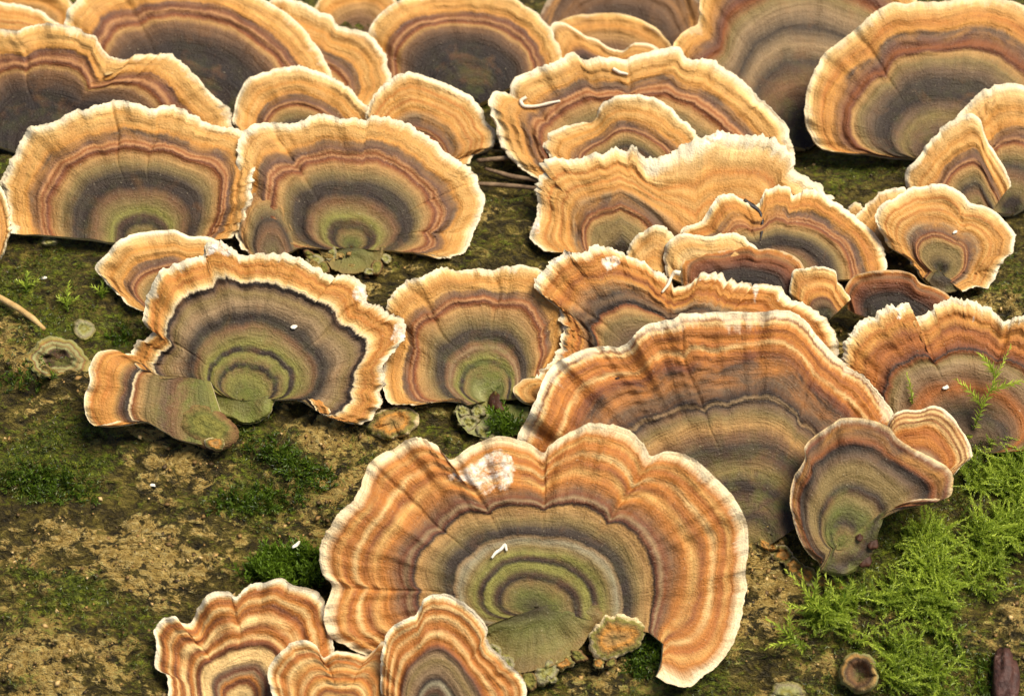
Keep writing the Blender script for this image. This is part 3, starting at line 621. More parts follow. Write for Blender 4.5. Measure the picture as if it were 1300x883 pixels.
# --- third row
BR['E1'] = bracket('orange frilled bracket cut off at the edge beside the wide tan bracket', [(-70,300),(-66,250),(-40,225),(-12,222),(2,236),(9,256),(12,290),(5,318),(-4,334)], (-30,330), WIDE, base_px=(-30,330), lift=4, line=.5)
BR['B1'] = bracket('small smooth tan bracket with a pointed side, tucked behind the grey-green banded one', [(178,394),(160,383),(143,366),(129,352),(121,339),(134,324),(150,306),(173,296),(204,293),(221,291),(238,299),(262,301),(280,309),(292,330)], (228,402), MIDW, base_px=(222,396), lift=1, line=.6, fray=.8)
BR['B2'] = bracket('large grey-green banded bracket with an orange frayed rim and thick dark line', [(186,484),(164,470),(161,456),(172,437),(192,422),(184,412),(183,396),(190,369),(204,342),(231,330),(258,323),(262,311),(282,306),(298,316),(304,323),(323,322),(350,320),(377,325),(401,339),(424,350),(441,349),(456,359),(466,371),(468,385),(485,391),(512,409),(514,427),(502,444),(490,459),(487,477),(485,500),(482,520),(468,533),(447,537),(433,530),(412,505)], (308,508), B2R, patches=[([(258,330),(256,305),(282,300),(304,316),(296,330),(276,326)], 'torn_edge', M_FLESH, .08), ([(440,372),(452,354),(474,368),(472,392),(448,388)], 'torn_edge', M_FLESH, .08), ([(492,430),(500,402),(520,404),(520,430),(500,444)], 'torn_edge', M_FLESH, .08)], base_px=(300,520), lift=4.2, yaw=-3, line=.78, fray=2.0, green=.5, cre=[(184,410,.04,10),(467,380,.04,10)], und=1.0, attach=0, foot_pts=[(352, 500), (346, 516), (335, 531), (318, 538), (292, 532), (272, 520), (262, 502)], fu=0.13)
BR['B2L'] = bracket('narrow bracket reaching sideways from the grey-green base, with an orange end', [(176,468),(161,452),(146,444),(126,447),(113,466),(114,484),(107,502),(109,526),(119,539),(134,538),(152,534)], (276,528), LOBE, base=[(0,268,484),(.5,282,524),(1,262,566)], useu0=False, base_px=(262,548), lift=6.5, line=.69, fray=.7, green=.6, sm=.02, rim=.965, attach=.05, pinch=(10,.62))
BR['B3'] = bracket('olive banded bracket with a lichen-crusted green base between two larger ones', [(548,510),(503,513),(491,506),(486,478),(491,448),(498,430),(498,410),(489,390),(502,370),(518,357),(547,347),(568,338),(588,344),(606,340),(624,343),(653,335),(686,343),(704,370),(716,403),(718,430),(704,462),(690,500)], (622,508), B3R, base_px=(622,516), lift=0.6, yaw=-2, line=.745, fray=1.6, cre=[(520,356,.05,12),(634,340,.05,12)], green=.5, attach=.1, foot_pts=[(672, 516), (664, 546), (636, 556), (604, 554), (586, 540), (578, 520), (584, 505)], fu=0.14)
BR['B4'] = bracket('crinkled brown-orange bracket with white torn edge behind the biggest wavy shelf', [(676,510),(680,478),(706,452),(716,420),(708,392),(690,372),(676,360),(687,346),(704,325),(728,322),(748,318),(758,313),(776,315),(796,324),(816,332),(836,346),(857,362),(877,359),(894,346),(918,352),(940,356),(959,359),(986,363),(1000,376),(1027,390),(1051,407),(1064,431),(1066,450),(1050,480)], (850,500), B4R, patches=[([(690,340),(704,318),(732,312),(728,332),(712,334),(700,346)], 'torn_edge', M_FLESH, .08), ([(756,326),(790,316),(794,336),(770,352)], 'torn_edge', M_FLESH, .08), ([(876,366),(890,338),(926,344),(920,366),(900,360)], 'torn_edge', M_FLESH, .08), ([(950,352),(972,356),(962,388),(954,388)], 'torn_edge', M_FLESH, .08), ([(986,360),(1000,370),(990,390),(982,384)], 'torn_edge', M_FLESH, .08)], base_px=(850,480), lift=4.0, yaw=1.5, avg='orange', line=.66, fray=2.4, und=1.3, cre=[(845,354,.12,16),(690,350,.06,14)])
BR['C3'] = bracket('rusty bracket with white torn edge and moss sprigs growing through it', [(1074,500),(1064,470),(1068,446),(1084,417),(1098,403),(1122,393),(1152,386),(1158,402),(1173,400),(1200,383),(1217,380),(1234,383),(1254,390),(1277,408),(1292,403),(1320,410),(1350,440),(1380,490),(1384,548),(1345,566),(1300,571)], (1240,575), C3R, patches=[([(1118,402),(1128,382),(1156,382),(1156,404),(1138,412)], 'torn_edge', M_FLESH, .08), ([(1230,412),(1236,384),(1246,384),(1238,412)], 'torn_edge', M_FLESH, .08)], base_px=(1245,566), lift=1.5, line=.68, fray=2.2, cre=[(1158,402,.06,14),(1277,408,.04,12)], avg='orange', green=.1)
BR['C1'] = bracket('biggest wavy brown shelf with orange frilled rim and double dark line', [(664,590),(657,556),(668,532),(682,500),(700,465),(732,447),(769,438),(792,438),(815,417),(838,408),(854,404),(866,398),(917,396),(963,396),(1000,394),(1023,408),(1046,435),(1069,458),(1102,482),(1120,505),(1134,523),(1140,550),(1132,590)], (955,706), C1R, base_px=(970,690), lift=1.5, lean=10, line=.655, fray=1.0, und=1.5, cre=[(905,396,.05,40),(860,402,.04,10),(1050,440,.04,10)], avg='orange', green=.3, stria=.24, streak=.12)
BR['C2L'] = bracket('short orange frilled lobe with dark wavy lines next to the moss', [(1128,600),(1124,560),(1134,527),(1148,519),(1166,520),(1188,514),(1204,524),(1218,540),(1228,556),(1235,578),(1222,590),(1208,604)], (1160,622), C2LR, base_px=(1160,640), lift=5.5, avg='orange', line=.45, fray=.8, und=.8)
BR['C2'] = bracket('smooth grey-green bracket with a rust-brown folded rim standing on the moss edge', [(1040,716),(1020,694),(1008,662),(1003,634),(1008,606),(1022,582),(1022,566),(1040,549),(1056,538),(1069,530),(1102,532),(1129,542),(1140,556),(1166,572),(1190,584),(1206,596),(1210,612),(1204,630),(1162,634),(1132,644),(1124,652)], (1066,692), C2R, base_px=(1068,712), lift=6.5, line=.8, fray=.6, green=.5, und=.9, attach=0, foot_pts=[(1128, 644), (1118, 668), (1104, 708), (1072, 730), (1042, 725)], fu=0.26)
# --- lowest row
scar = [(546,612),(566,596),(590,584),(624,562),(652,562),(660,590),(662,620),(640,632),(612,640),(596,622),(570,622)]
BR['D1'] = bracket('large striped orange bracket with a white scar and grey-green banded centre', [(520,836),(498,838),(469,833),(438,819),(416,802),(412,776),(420,747),(408,723),(405,701),(412,679),(429,653),(448,636),(456,622),(462,604),(469,587),(484,576),(500,569),(530,554),(552,563),(572,583),(592,569),(627,554),(653,556),(675,564),(690,574),(697,566),(719,550),(758,535),(798,545),(815,561),(826,578),(846,572),(877,580),(912,609),(934,635),(947,662),(950,697),(946,727),(948,754),(940,784),(929,819),(907,850),(894,857),(872,872),(850,868),(833,858)],
      (680,772), D1R, base=[(0,694,767),(.06,684,770),(.5,680,772),(.84,700,776),(.90,760,790),(.95,824,802),(.975,842,816),(1,840,846)], base_px=(680,815), lift=3.0, lean=6, line=.635, fray=.9, und=1.3, cre=[(572,583,.05,16),(692,572,.05,12),(826,578,.06,14),(470,590,.04,10),(420,747,.03,10)], avg='orange', green=.16, stria=.24, streak=.11, patches=[(scar, 'torn_scar', M_SCAR, .16)], attach=0, wob=.012, foot_pts=[(776, 770), (752, 798), (738, 820), (716, 838), (690, 848), (650, 853), (622, 836), (606, 808), (560, 826)], fu=0.17)
BR['D2'] = bracket('rust-striped bracket with white scalloped rim, beside the small moss cushion', [(216,930),(214,884),(211,856),(196,845),(199,818),(195,802),(203,787),(222,781),(231,790),(243,788),(253,766),(268,752),(288,750),(299,756),(311,745),(334,739),(357,733),(372,743),(392,746),(411,757),(414,779),(421,800),(424,830),(424,880)], (304,892), D2R, base_px=(304,900), lift=2.0, lean=6, line=.5, rim=.95, fray=1.2, und=1.3, cre=[(231,790,.05,9),(299,756,.03,9)], avg='orange', green=.0, stria=.24)
BR['D3'] = bracket('low orange striped bracket overlapping the rust-striped one', [(346,930),(345,884),(340,852),(349,833),(365,818),(388,812),(402,820),(411,836),(426,826),(449,828),(466,832),(474,824),(488,813),(506,824),(516,842),(510,860),(500,900)], (432,906), D3R, base_px=(432,915), lift=5.5, lean=6, line=.48, fray=1.0, und=1.0, cre=[(411,836,.05,9),(466,832,.05,9)], avg='orange', green=.0)
BR['D4'] = bracket('orange striped bracket overlapping the lower side of the white-scarred one', [(484,880),(484,836),(490,806),(503,791),(518,784),(530,777),(540,758),(557,752),(580,760),(606,779),(618,798),(618,812),(642,837),(661,856),(668,872),(664,900),(650,940)], (548,902), D4R, base_px=(552,912), lift=8.0, lean=6, line=.55, fray=1.1, und=1.0, avg='orange', green=.05)

BR['FR'] = bracket('tiny orange lobe poking out from under the biggest wavy shelf', [(690,516),(668,512),(656,504),(651,494),(656,485),(668,480),(684,480),(700,486)], (706,500), '0 brown,.4 brown,.6 amber,.75 tan,.85 amber,.95 ltan,1 ivory', base_px=(690,505), lift=5, line=.5, fray=.5, attach=0)

# ------------------------------------------------------------------ discs: feet of the brackets, crust lobes, round buttons
def plane_depth(info, px, py):
    r = ray(px, py); d = (info['n']@info['P0'])/(r@info['n'])
    dl, _ = log_hit(px, py)
    return np.minimum(d, dl-0.0016)
def log_depth(px, py):
    dl, th = log_hit(px, py); x, a = log_xt(px, py); h, *_ = log_relief(np.asarray(x, float), np.asarray(a, float))
    return dl-np.asarray(h)/np.maximum(np.cos(th), 0.3)
def disc(name, outline, mat, depth_fn, prof, parent=None, label=None, cat=None, group=None, sink=1.2, lump=0.25, fray=1.0, centre=None, lscale=9.0):
    SEED[0] += 1; sd = SEED[0]*31
    pts = list(outline); P = catmull(pts+pts[:3])
    n0 = len(pts); P = catmull(pts[-2:]+pts+pts[:3]); P = P[2*14:(n0+2)*14+1]
    ns = int(np.clip(np.hypot(*np.diff(P, axis=0).T).sum()/2.2, 36, 240)); P, L = resample(P, ns+1); P = P[:-1]
    c = np.asarray(centre if centre is not None else P.mean(0), float)
    ang = np.arange(ns)/ns*2*np.pi
    off = fray*(1.4*vnoise(np.cos(ang)*L/60+9, np.sin(ang)*L/60+9, sd)+0.9*vnoise(np.cos(ang)*L/24+9, np.sin(ang)*L/24+9, sd+1)+0.5*vnoise(np.arange(ns)*0.9, 0, sd+2))
    dv = P-c; P = P+dv/(np.linalg.norm(dv, axis=1)[:, None]+1e-9)*off[:, None]
    rm = float(np.mean(np.hypot(*(P-c).T)))
    nt = int(np.clip(rm/2.4, 8, 30)); t = np.concatenate([np.linspace(0.02, 1, nt)**0.85, [1.0]])
    P2 = c+(P[:, None]-c)*t[None, :, None]
    d = depth_fn(P2[..., 0], P2[..., 1])
    pr = np.interp(t, [p[0] for p in prof], [p[1] for p in prof])
    h = pr[None]+lump*fbm(P2[..., 0]/lscale, P2[..., 1]/lscale, sd+3, 3)
    d = d-h*0.001; d[:, -1] += sink*0.001
    top = c2w(ray(P2[..., 0], P2[..., 1])*d[..., None])
    if parent is None:
        org, _ = log_frame(c[0], c[1])
    else: org = parent.matrix_world.translation if False else np.array(parent.location)
    nn = nt+1; V = (top-org).reshape(-1, 3)
    idx = np.arange(ns*nn).reshape(ns, nn); nx = np.roll(idx, -1, axis=0)
    q = np.stack([idx[:, :-1], idx[:, 1:], nx[:, 1:], nx[:, :-1]], -1).reshape(-1, 4)
    V = np.vstack([V, V[idx[:, 0]].mean(0)]); ci = len(V)-1
    tr = np.stack([idx[:, 0], nx[:, 0], np.full(ns, ci)], -1)
    fn = np.cross(V[q[:, 1]]-V[q[:, 0]], V[q[:, 3]]-V[q[:, 0]]).mean(0)
    vd = v2w(np.array([0, 0, 1.0]))
    if fn@vd < 0: q = q[:, ::-1]
    fn = np.cross(V[tr[:, 1]]-V[tr[:, 0]], V[tr[:, 2]]-V[tr[:, 0]]).mean(0)
    if fn@vd < 0: tr = tr[:, ::-1]
    me = mesh_np(name, V, q, tr)
    z = np.stack([np.broadcast_to((np.arange(ns)*L/ns)[:, None], (ns, nn)), np.broadcast_to(t*rm, (ns, nn)), np.broadcast_to(t, (ns, nn))], -1).reshape(-1, 3)
    set_attr(me, 'zone', np.vstack([z, [[0, 0, 0]]]))
    o = link(name, me, mat, parent)
    if parent is None:
        o.location = tuple(org); tag(o, label, cat, group)
    elif label: o['label'] = label
    return o
def ell(cx, cy, rx, ry, rot=0.0, k=10, sd=1):
    rnd = random.Random(sd); out = []
    for i in range(k):
        a = 2*math.pi*i/k; f = 1+rnd.uniform(-.12, .12)
        x, y = rx*f*math.cos(a), ry*f*math.sin(a)
        out.append((cx+x*math.cos(rot)-y*math.sin(rot), cy+x*math.sin(rot)+y*math.cos(rot)))
    return out
def foot_mat(name, stops, edge):
    m = bpy.data.materials.new(name); N = NT(m)
    P = N.new('ShaderNodeTexCoord').outputs['Object']
    at = N.new('ShaderNodeAttribute', attribute_name='zone'); sp = N.new('ShaderNodeSeparateXYZ'); N.l.new(at.outputs['Vector'], sp.inputs[0])
    n1 = N.noise(P, 330, 5, .68, .5); n2 = N.noise(P, 1900, 3, .65)
    f = N.math('ADD', sp.outputs[2], N.math('MULTIPLY', N.math('SUBTRACT', n1, .5), .9))
    c = N.ramp(f, [(p, col4(PAL[k])) for p, k in stops])
    g = N.maprange(n2, .3, .7, .72, 1.25); gc = N.new('ShaderNodeCombineColor')
    for q in range(3): N.l.new(g, gc.inputs[q])
    c = N.mix(1.0, c, gc.outputs[0], 'MULTIPLY')
    N.l.new(c, N.b.inputs['Base Color']); N.b.inputs['Roughness'].default_value = .85; N.b.inputs['Specular IOR Level'].default_value = .2
    N.l.new(N.bump(N.math('ADD', n1, n2), .0005, .9), N.b.inputs['Normal'])
    return m
M_FOOT = foot_mat('green_foot', [(0, 'dgrey'), (.3, 'dgrey'), (.5, 'moss'), (.7, 'olive'), (.85, 'moss'), (1, 'greyb')], 0)
M_FOOTG = foot_mat('bright_green_foot', [(0, 'moss'), (.4, 'green'), (.6, 'moss'), (.8, 'olive'), (1, 'brown')], 0)
THIN = [(0, .5), (.5, .6), (.8, .5), (.93, .1), (1, -.5)]
M_OCHRE = foot_mat('ochre_crust', [(0, 'olive'), (.3, 'oliveor'), (.5, 'amber'), (.7, 'olive'), (.85, 'green'), (1, 'ivory')], 0)
M_SAGE = foot_mat('pale_sage_crust', [(0, 'sage'), (.3, 'green'), (.5, 'sage'), (.75, 'lgrey'), (1, 'green')], 0)
M_CRUST = cap_material('pale_green_crust', '0 sage,.3 green,.55 sage,.75 green,.9 sage,1 ivory', 7.5, .5, .25, .25, .1, .85)
M_CRUSTO = cap_material('orange_olive_crust', '0 olive,.3 oliveor,.5 olive,.7 brown,.85 amber,.95 olive,1 ivory', 8.5, .4, .2, .2, .1, .8)
M_BTN = cap_material('button_rings', '0 dbrown,.22 dbrown,.36 dark,.44 greyb,.50 sage,.62 olive,.74 sage,.80 brown,.86 green,1 sage', 9.5, .5, .12, .05, .08, .8)
M_LOBEB = cap_material('brown_lobe', '0 dgrey,.3 greyb,.5 brown,.65 dbrown,.8 olive,1 sage', 4.5, .3, .15, .15, .06, .75)
DOME = [(0, 1.3), (.4, 1.2), (.75, .75), (.92, .2), (1, -.5)]
FLAT = [(0, -.1), (.6, -.15), (.85, -.4), (.95, -.8), (1, -1.3)]
LOWD = [(0, 1.0), (.5, .9), (.8, .55), (1, .0)]
def foot(key, outline, mat, prof=DOME, name='foot', **kw):
    info = BR[key]; extra = kw.pop('raise_', 0.0)
    fn = lambda x, y: plane_depth(info, x, y)-extra*0.001
    return disc(name, outline, mat, fn, prof, parent=info['root'], **kw)
for k, (x, y, r) in enumerate([(400,330,10),(410,340,9),(420,322,9),(483,318,10),(490,328,8),(478,338,9),(468,345,7),(393,324,8)]):
    foot('A3', ell(x, y, r*1.2, r*.8, k, 8, k), [M_SAGE, M_FOOTG][k % 2], THIN, 'crust_lobe', lump=.5, lscale=5)
foot('B2L', [(222,540),(232,518),(258,508),(284,526),(300,542),(304,556),(292,568),(275,573),(255,566),(238,554)], M_FOOTG, [(0, .4), (.5, .4), (.8, .1), (.95, -.3), (1, -.8)], lump=.3)
foot('B2L', ell(272,562,14,9,.2,8,3), M_OCHRE, THIN, 'crust_lobe', raise_=.3)
foot('D1', [(748,806),(762,786),(784,779),(806,784),(818,796),(813,816),(792,832),(766,838),(748,828)], M_OCHRE, THIN, 'side_lobe', raise_=.4, lump=.5, fray=1.6)
for k, (x, y, r) in enumerate([(640,842,13),(652,858,15),(672,862,12),(694,852,17),(716,842,11),(734,832,9),(628,826,10),(760,842,8),(776,840,7),(700,862,8)]):
    foot('D1', ell(x, y, r*1.15, r*.8, k*.7, 9, k+20), [M_SAGE, M_OCHRE, M_FOOTG][k % 3], THIN, 'crust_lobe', lump=.6, lscale=5, fray=1.6)
for k, (x, y, rx, ry) in enumerate([(976,694,16,8),(994,704,15,11),(1008,718,14,11),(1024,730,15,10),(1044,738,16,8),(1062,742,13,7)]):
    disc('crust_lobe', ell(x, y, rx, ry, .6, 9, k+50), M_OCHRE, log_depth, [(0, .9), (.5, 1.1), (.8, .9), (1, .2)], parent=BR['C1']['root'], lump=.7, lscale=6)

for k, (x, y, rx, ry) in enumerate([(596,536,14,10),(618,550,15,8),(644,552,14,8),(586,522,9,10),(606,522,12,9),(662,536,9,12),(630,536,12,8)]):
    foot('B3', ell(x, y, rx, ry, k*.5, 9, k+70), [M_SAGE, M_FOOTG][k % 3 == 2], THIN, 'crust_lobe', lump=.9, lscale=4.5, fray=2.0)
disc('button_fungus', ell(73,455,38,27,.1,12,2), M_BTN, log_depth, [(0, .3), (.3, .4), (.45, 1.5), (.65, 1.9), (.85, 1.5), (1, .4)], None, 'round olive button fungus with a dark sunken centre on the bark', 'fungus', lump=.5, fray=1.4)
disc('button_fungus', ell(106,418,17,13,.5,9,4), M_SAGE, log_depth, [(0, 1.0), (.6, 1.1), (.9, .7), (1, .2)], None, 'little plain pale olive button fungus next to the straw', 'fungus', lump=.4)
disc('button_fungus', ell(1090,854,25,27,.2,11,6), M_LOBEB, log_depth, [(0, .4), (.35, .8), (.6, 2.6), (.85, 3.0), (.95, 2.2), (1, .8)], None, 'brown cup-shaped button fungus at the edge of the feather moss', 'fungus', lump=.4)
disc('button_fungus', ell(1000,882,26,20,.1,11,7), M_SAGE, log_depth, [(0, 1.4), (.6, 1.4), (.9, .8), (1, .2)], None, 'flat pale green button fungus on bare bark near the cup-shaped one', 'fungus', lump=.4)
disc('button_fungus', [(466,545),(474,528),(492,517),(514,514),(530,524),(530,542),(514,553),(490,558)], M_OCHRE, log_depth, [(0, 2.2), (.6, 2.2), (.9, 1.4), (1, .4)], None, 'olive and orange crust-like young fungus below the grey-green banded bracket', 'fungus', lump=.7)
disc('button_fungus', ell(62,307,13,6,.1,8,8), M_SAGE, log_depth, [(0, 1.2), (.7, 1.0), (1, .2)], None, 'tiny pale speck-like fungus under the wide tan bracket', 'fungus', lump=.3)

# ------------------------------------------------------------------ small loose things
def tube(name, pts, rad, mat, parent=None, label=None, cat=None, group=None, k=7, sub=6):
    P = np.asarray(pts, float); n = len(P)
    tt = np.linspace(0, n-1, (n-1)*sub+1)
    Q = np.stack([np.interp(tt, np.arange(n), P[:, i]) for i in range(3)], -1)
    for _ in range(3):
        Q[1:-1] = (Q[:-2]+2*Q[1:-1]+Q[2:])/4
    r = np.interp(tt, np.arange(n), rad)
    tg = np.gradient(Q, axis=0); tg /= np.linalg.norm(tg, axis=1)[:, None]
    up = np.array([0.3, -0.5, 0.8]); a = np.cross(tg, up); a /= np.linalg.norm(a, axis=1)[:, None]; b = np.cross(tg, a)
    an = np.arange(k)/k*2*np.pi; m = len(Q)
    rr = r[:, None]*(1+0.15*vnoise(tt[:, None]*2.0, np.arange(k)[None], len(pts)*7))
    V = Q[:, None]+rr[..., None]*(np.cos(an)[None, :, None]*a[:, None]+np.sin(an)[None, :, None]*b[:, None])
    idx = np.arange(m*k).reshape(m, k); nx = np.roll(idx, -1, axis=1)
    q = np.stack([idx[:-1], nx[:-1], nx[1:], idx[1:]], -1).reshape(-1, 4)
    org = np.array(parent.location) if parent is not None else Q[0]
    V = np.vstack([V.reshape(-1, 3), Q[0], Q[-1]])-org
    t1 = np.stack([idx[0], np.full(k, m*k), nx[0]], -1); t2 = np.stack([idx[-1], nx[-1], np.full(k, m*k+1)], -1)
    o = link(name, mesh_np(name, V, q, np.vstack([t1, t2])), mat, parent)
    if parent is None: o.location = tuple(org); tag(o, label, cat, group)
    return o
def on_log(px, py, up=0.0):
    d = float(log_depth(np.array([px]), np.array([py]))[0]); _, n = log_frame(px, py)
    return c2w(ray(px, py)*d)+n*up*0.001
PXM = 0.000138
tube('straw', [on_log(-22, 372, 1.5), on_log(4, 386, 1.6), on_log(24, 397, 1.4), on_log(42, 408, 1.0), on_log(57, 420, .3)], [.0006, .0006, .00058, .0006, .0004], M_STRAW, None, 'dry tan straw lying bent on the bark beside the button fungus', 'straw')
tube('twig', [on_log(600, 241, 1.5), on_log(640, 244, 1.8), on_log(690, 248, 1.5)], [.00042, .0005, .0004], M_TWIG, None, 'straightest pale twig lying along the log between two tan brackets', 'twig', 'twigs on the log')
tube('twig', [on_log(606, 212, 1.5), on_log(640, 210, 1.8), on_log(668, 206, 1.5)], [.0004, .0005, .0003], M_TWIG, None, 'short thin twig, farthest of the three between two tan brackets', 'twig', 'twigs on the log')
tube('twig', [on_log(616, 222, 1.5), on_log(650, 232, 1.5), on_log(690, 238, 1.5)], [.0003, .00055, .0004], M_TWIG, None, 'slanting brown twig, middle of the three between two tan brackets', 'twig', 'twigs on the log')
i6 = BR['A6']
tube('thread', [surf_point(i6, x, y, .35) for x, y in [(668,124),(660,129),(664,136),(680,136),(696,132),(711,129)]], [.0003,.00035,.00035,.0003,.0003,.0002], M_THREAD, None, 'longer hooked white thread lying on the twin-lobed tan bracket', 'thread')
tube('thread', [surf_point(i6, x, y, .35) for x, y in [(778,88),(786,93),(797,95)]], [.0003,.00035,.0002], M_THREAD, None, 'short white thread near the notch of the twin-lobed tan bracket', 'thread')
i4 = BR['B4']
tube('thread', [surf_point(i4, x, y, .5) for x, y in [(840,372),(848,362),(852,352),(856,346),(863,348)]], [.0002,.0003,.0003,.00045,.0005], M_THREAD, None, 'knobbed white thread standing on the crinkled brown-orange bracket', 'thread')
i1 = BR['D1']
tube('thread', [surf_point(i1, x, y, .4) for x, y in [(624,708),(629,701),(636,697),(641,690),(643,699)]], [.0002,.0003,.0003,.0003,.0002], M_FLECK, None, 'squiggle of white fibre on the grey-green centre of the scarred bracket', 'thread')
i9 = BR['A9']
tube('crack', [surf_point(i9, x, y, .0) for x, y in [(944,254),(954,262),(964,268),(968,280),(967,294),(965,306)]], [.0004,.0006,.0004,.00034,.0003,.0001], M_CRACK, i9['root'])
i1c = BR['C1']

def chunk(name, centre, ax, mat, label, cat, group=None, sd=1, res=10):
    """small faceted lump: ax = three half-axis vectors (world)"""
    u = np.linspace(0, np.pi, res); v = np.linspace(0, 2*np.pi, res*2, endpoint=False); U_, V_ = np.meshgrid(u, v, indexing='ij')
    D = np.stack([np.sin(U_)*np.cos(V_), np.sin(U_)*np.sin(V_), np.cos(U_)], -1)
    D = np.sign(D)*np.abs(D)**0.75
    f = 1+0.55*fbm(D[..., 0]*1.3+sd, D[..., 1]*1.3+D[..., 2]*1.1, sd, 3)
    P = (D*f[..., None])@np.array(ax)
    n, m = U_.shape; idx = np.arange(n*m).reshape(n, m); nx = np.roll(idx, -1, axis=1)
    q = np.stack([idx[:-1], idx[1:], nx[1:], nx[:-1]], -1).reshape(-1, 4)
    o = link(name, mesh_np(name, P.reshape(-1, 3), q), mat); o.location = tuple(centre); tag(o, label, cat, group); return o
def axes(px, py, hx, hy, hz, rot=0.0):
    _, n = log_frame(px, py); x = np.array([1.0, 0, 0]); y = np.cross(n, x)
    c_, s_ = math.cos(rot), math.sin(rot)
    return [(x*c_+y*s_)*hx, (y*c_-x*s_)*hy, n*hz]
i3 = BR['B3']
chunk('resin_drop', surf_point(i3, 629, 512, .5), axes(629, 512, .0015, .0020, .0009, .5), M_RESIN, 'dark shiny resin-like lump on the crusted green base', 'lump', sd=3)
for px, py, s_, lb in [(1108, 690, .0009, 'dark pit-like lump on the mossy side of the grey-green bracket foot'), (1098, 712, .0010, 'lowest dark lump at the grey-green bracket foot'), (1091, 681, .0006, 'smallest red-brown lump on the grey-green bracket foot')]:
    chunk('resin_lump', surf_point(BR['C2'], px, py, .1), axes(px, py, s_, s_*1.3, s_*.45), M_RESIN, lb, 'lump', 'dark lumps at the bracket foot', sd=int(px))
chunk('bark_chip', on_log(1276, 872, 1.6), axes(1276, 872, .0023, .0062, .0018, -.12), M_CHIP, 'dark reddish bark chip standing on the log beside the feather moss', 'bark chip', sd=8, res=14)
for px, py, hx, hy, rot, lb in [(378, 701, .0009, .00035, .7, 'pale seed-like fleck on top of the small moss cushion'), (55, 355, .0007, .0003, .1, 'white fleck on the dark bark under the wide tan bracket'), (195, 617, .0008, .0003, -.1, 'pale splinter on the bare bark below the sideways bracket')]:
    up = 3.6 if px == 378 else .5
    chunk('fleck', on_log(px, py, up), axes(px, py, hx, hy, .00012, rot), M_FLECK, lb, 'fleck', sd=int(px), res=6)
for key, px, py, s_, lb in [('C3', 1200, 492, .0006, 'white fleck on the rusty bracket with moss sprigs'), ('T10', 1212, 295, .0005, 'white speck on the small round orange bracket'), ('B2', 373, 415, .0007, 'pale flake on the grey-green banded bracket'), ('A1', 139, 93, .0011, 'pale square flake on the dark line of the two-lobed bracket'), ('C1', 784, 480, .0004, 'black speck on the biggest wavy shelf')]:
    chunk('fleck', surf_point(BR[key], px, py, .25), axes(px, py, s_, s_*.6, .00012, .4), M_RESIN if key == 'C1' else (M_FLECK if key != 'A1' else M_STRAW), lb, 'fleck', sd=int(px), res=6)

# ------------------------------------------------------------------ moss
RNG = np.random.default_rng(7)
def leaves_mesh(base, dirv, nrm, length, width, tint, curve=0.25):
    """one narrow bent leaf (2 triangles) per row"""
    side = np.cross(dirv, nrm); side /= np.linalg.norm(side, axis=1)[:, None]+1e-9
    up = np.cross(side, dirv)
    L = length[:, None]; Wd = width[:, None]
    a = base; m = base+dirv*L*0.45+up*L*curve*0.4; tip = base+dirv*L-up*L*curve*0.1
    V = np.stack([a, m+side*Wd, tip, m-side*Wd], 1).reshape(-1, 3)
    i = np.arange(len(base))*4
    T = np.concatenate([np.stack([i, i+1, i+2], -1), np.stack([i, i+2, i+3], -1)])
    return V, T, np.repeat(tint, 4)
def fronds(bases, normals, heads, length, nleaf, leaf, wid, tint0, tint1, droop=0.5, spread=0.9):
    """feathery shoots: stems curving from the normal towards a heading, leaves all round"""
    n = len(bases); k = nleaf
    f = (np.arange(k)+0.5)/k
    A, D, Nn, LL, WW, TT = [], [], [], [], [], []
    V, T, C = [], [], []
    f = f[None, :, None]
    st = bases[:, None]+(normals[:, None]*(f-0.5*droop*f*f)+heads[:, None]*(spread*f*f*0.8+0.2*f))*length[:, None, None]
    td = normals[:, None]*(1-droop*f)+heads[:, None]*(1.6*spread*f+0.2); td /= np.linalg.norm(td, axis=2)[..., None]
    ref = np.cross(td, heads[:, None]+0.01); ref /= np.linalg.norm(ref, axis=2)[..., None]+1e-9
    ref2 = np.cross(td, ref)
    ph = RNG.uniform(0, 2*np.pi, (n, 1, 1))+np.arange(k)[None, :, None]*2.4+RNG.normal(0, .3, (n, k, 1))
    rad = np.cos(ph)*ref+np.sin(ph)*ref2
    tipness = 0.35+0.65*f
    ld = td*(0.55+0.5*f)+rad*(0.95-0.4*f)+RNG.normal(0, .12, (n, k, 3)); ld /= np.linalg.norm(ld, axis=2)[..., None]
    ll = leaf*np.broadcast_to(0.65+0.6*np.sin(np.pi*np.clip(f*0.85+.1, 0, 1)), (n, k, 1))[..., 0]*RNG.uniform(.7, 1.25, (n, k))
    tint = np.clip(tint0+(tint1-tint0)*np.broadcast_to(f, (n, k, 1))[..., 0]+RNG.normal(0, .12, (n, k))+RNG.normal(0, .12, (n, 1)), 0, 1)
    return leaves_mesh(np.broadcast_to(st, (n, k, 3)).reshape(-1, 3), ld.reshape(-1, 3), td.reshape(-1, 3), ll.ravel(), (ll*wid).ravel(), tint.ravel())
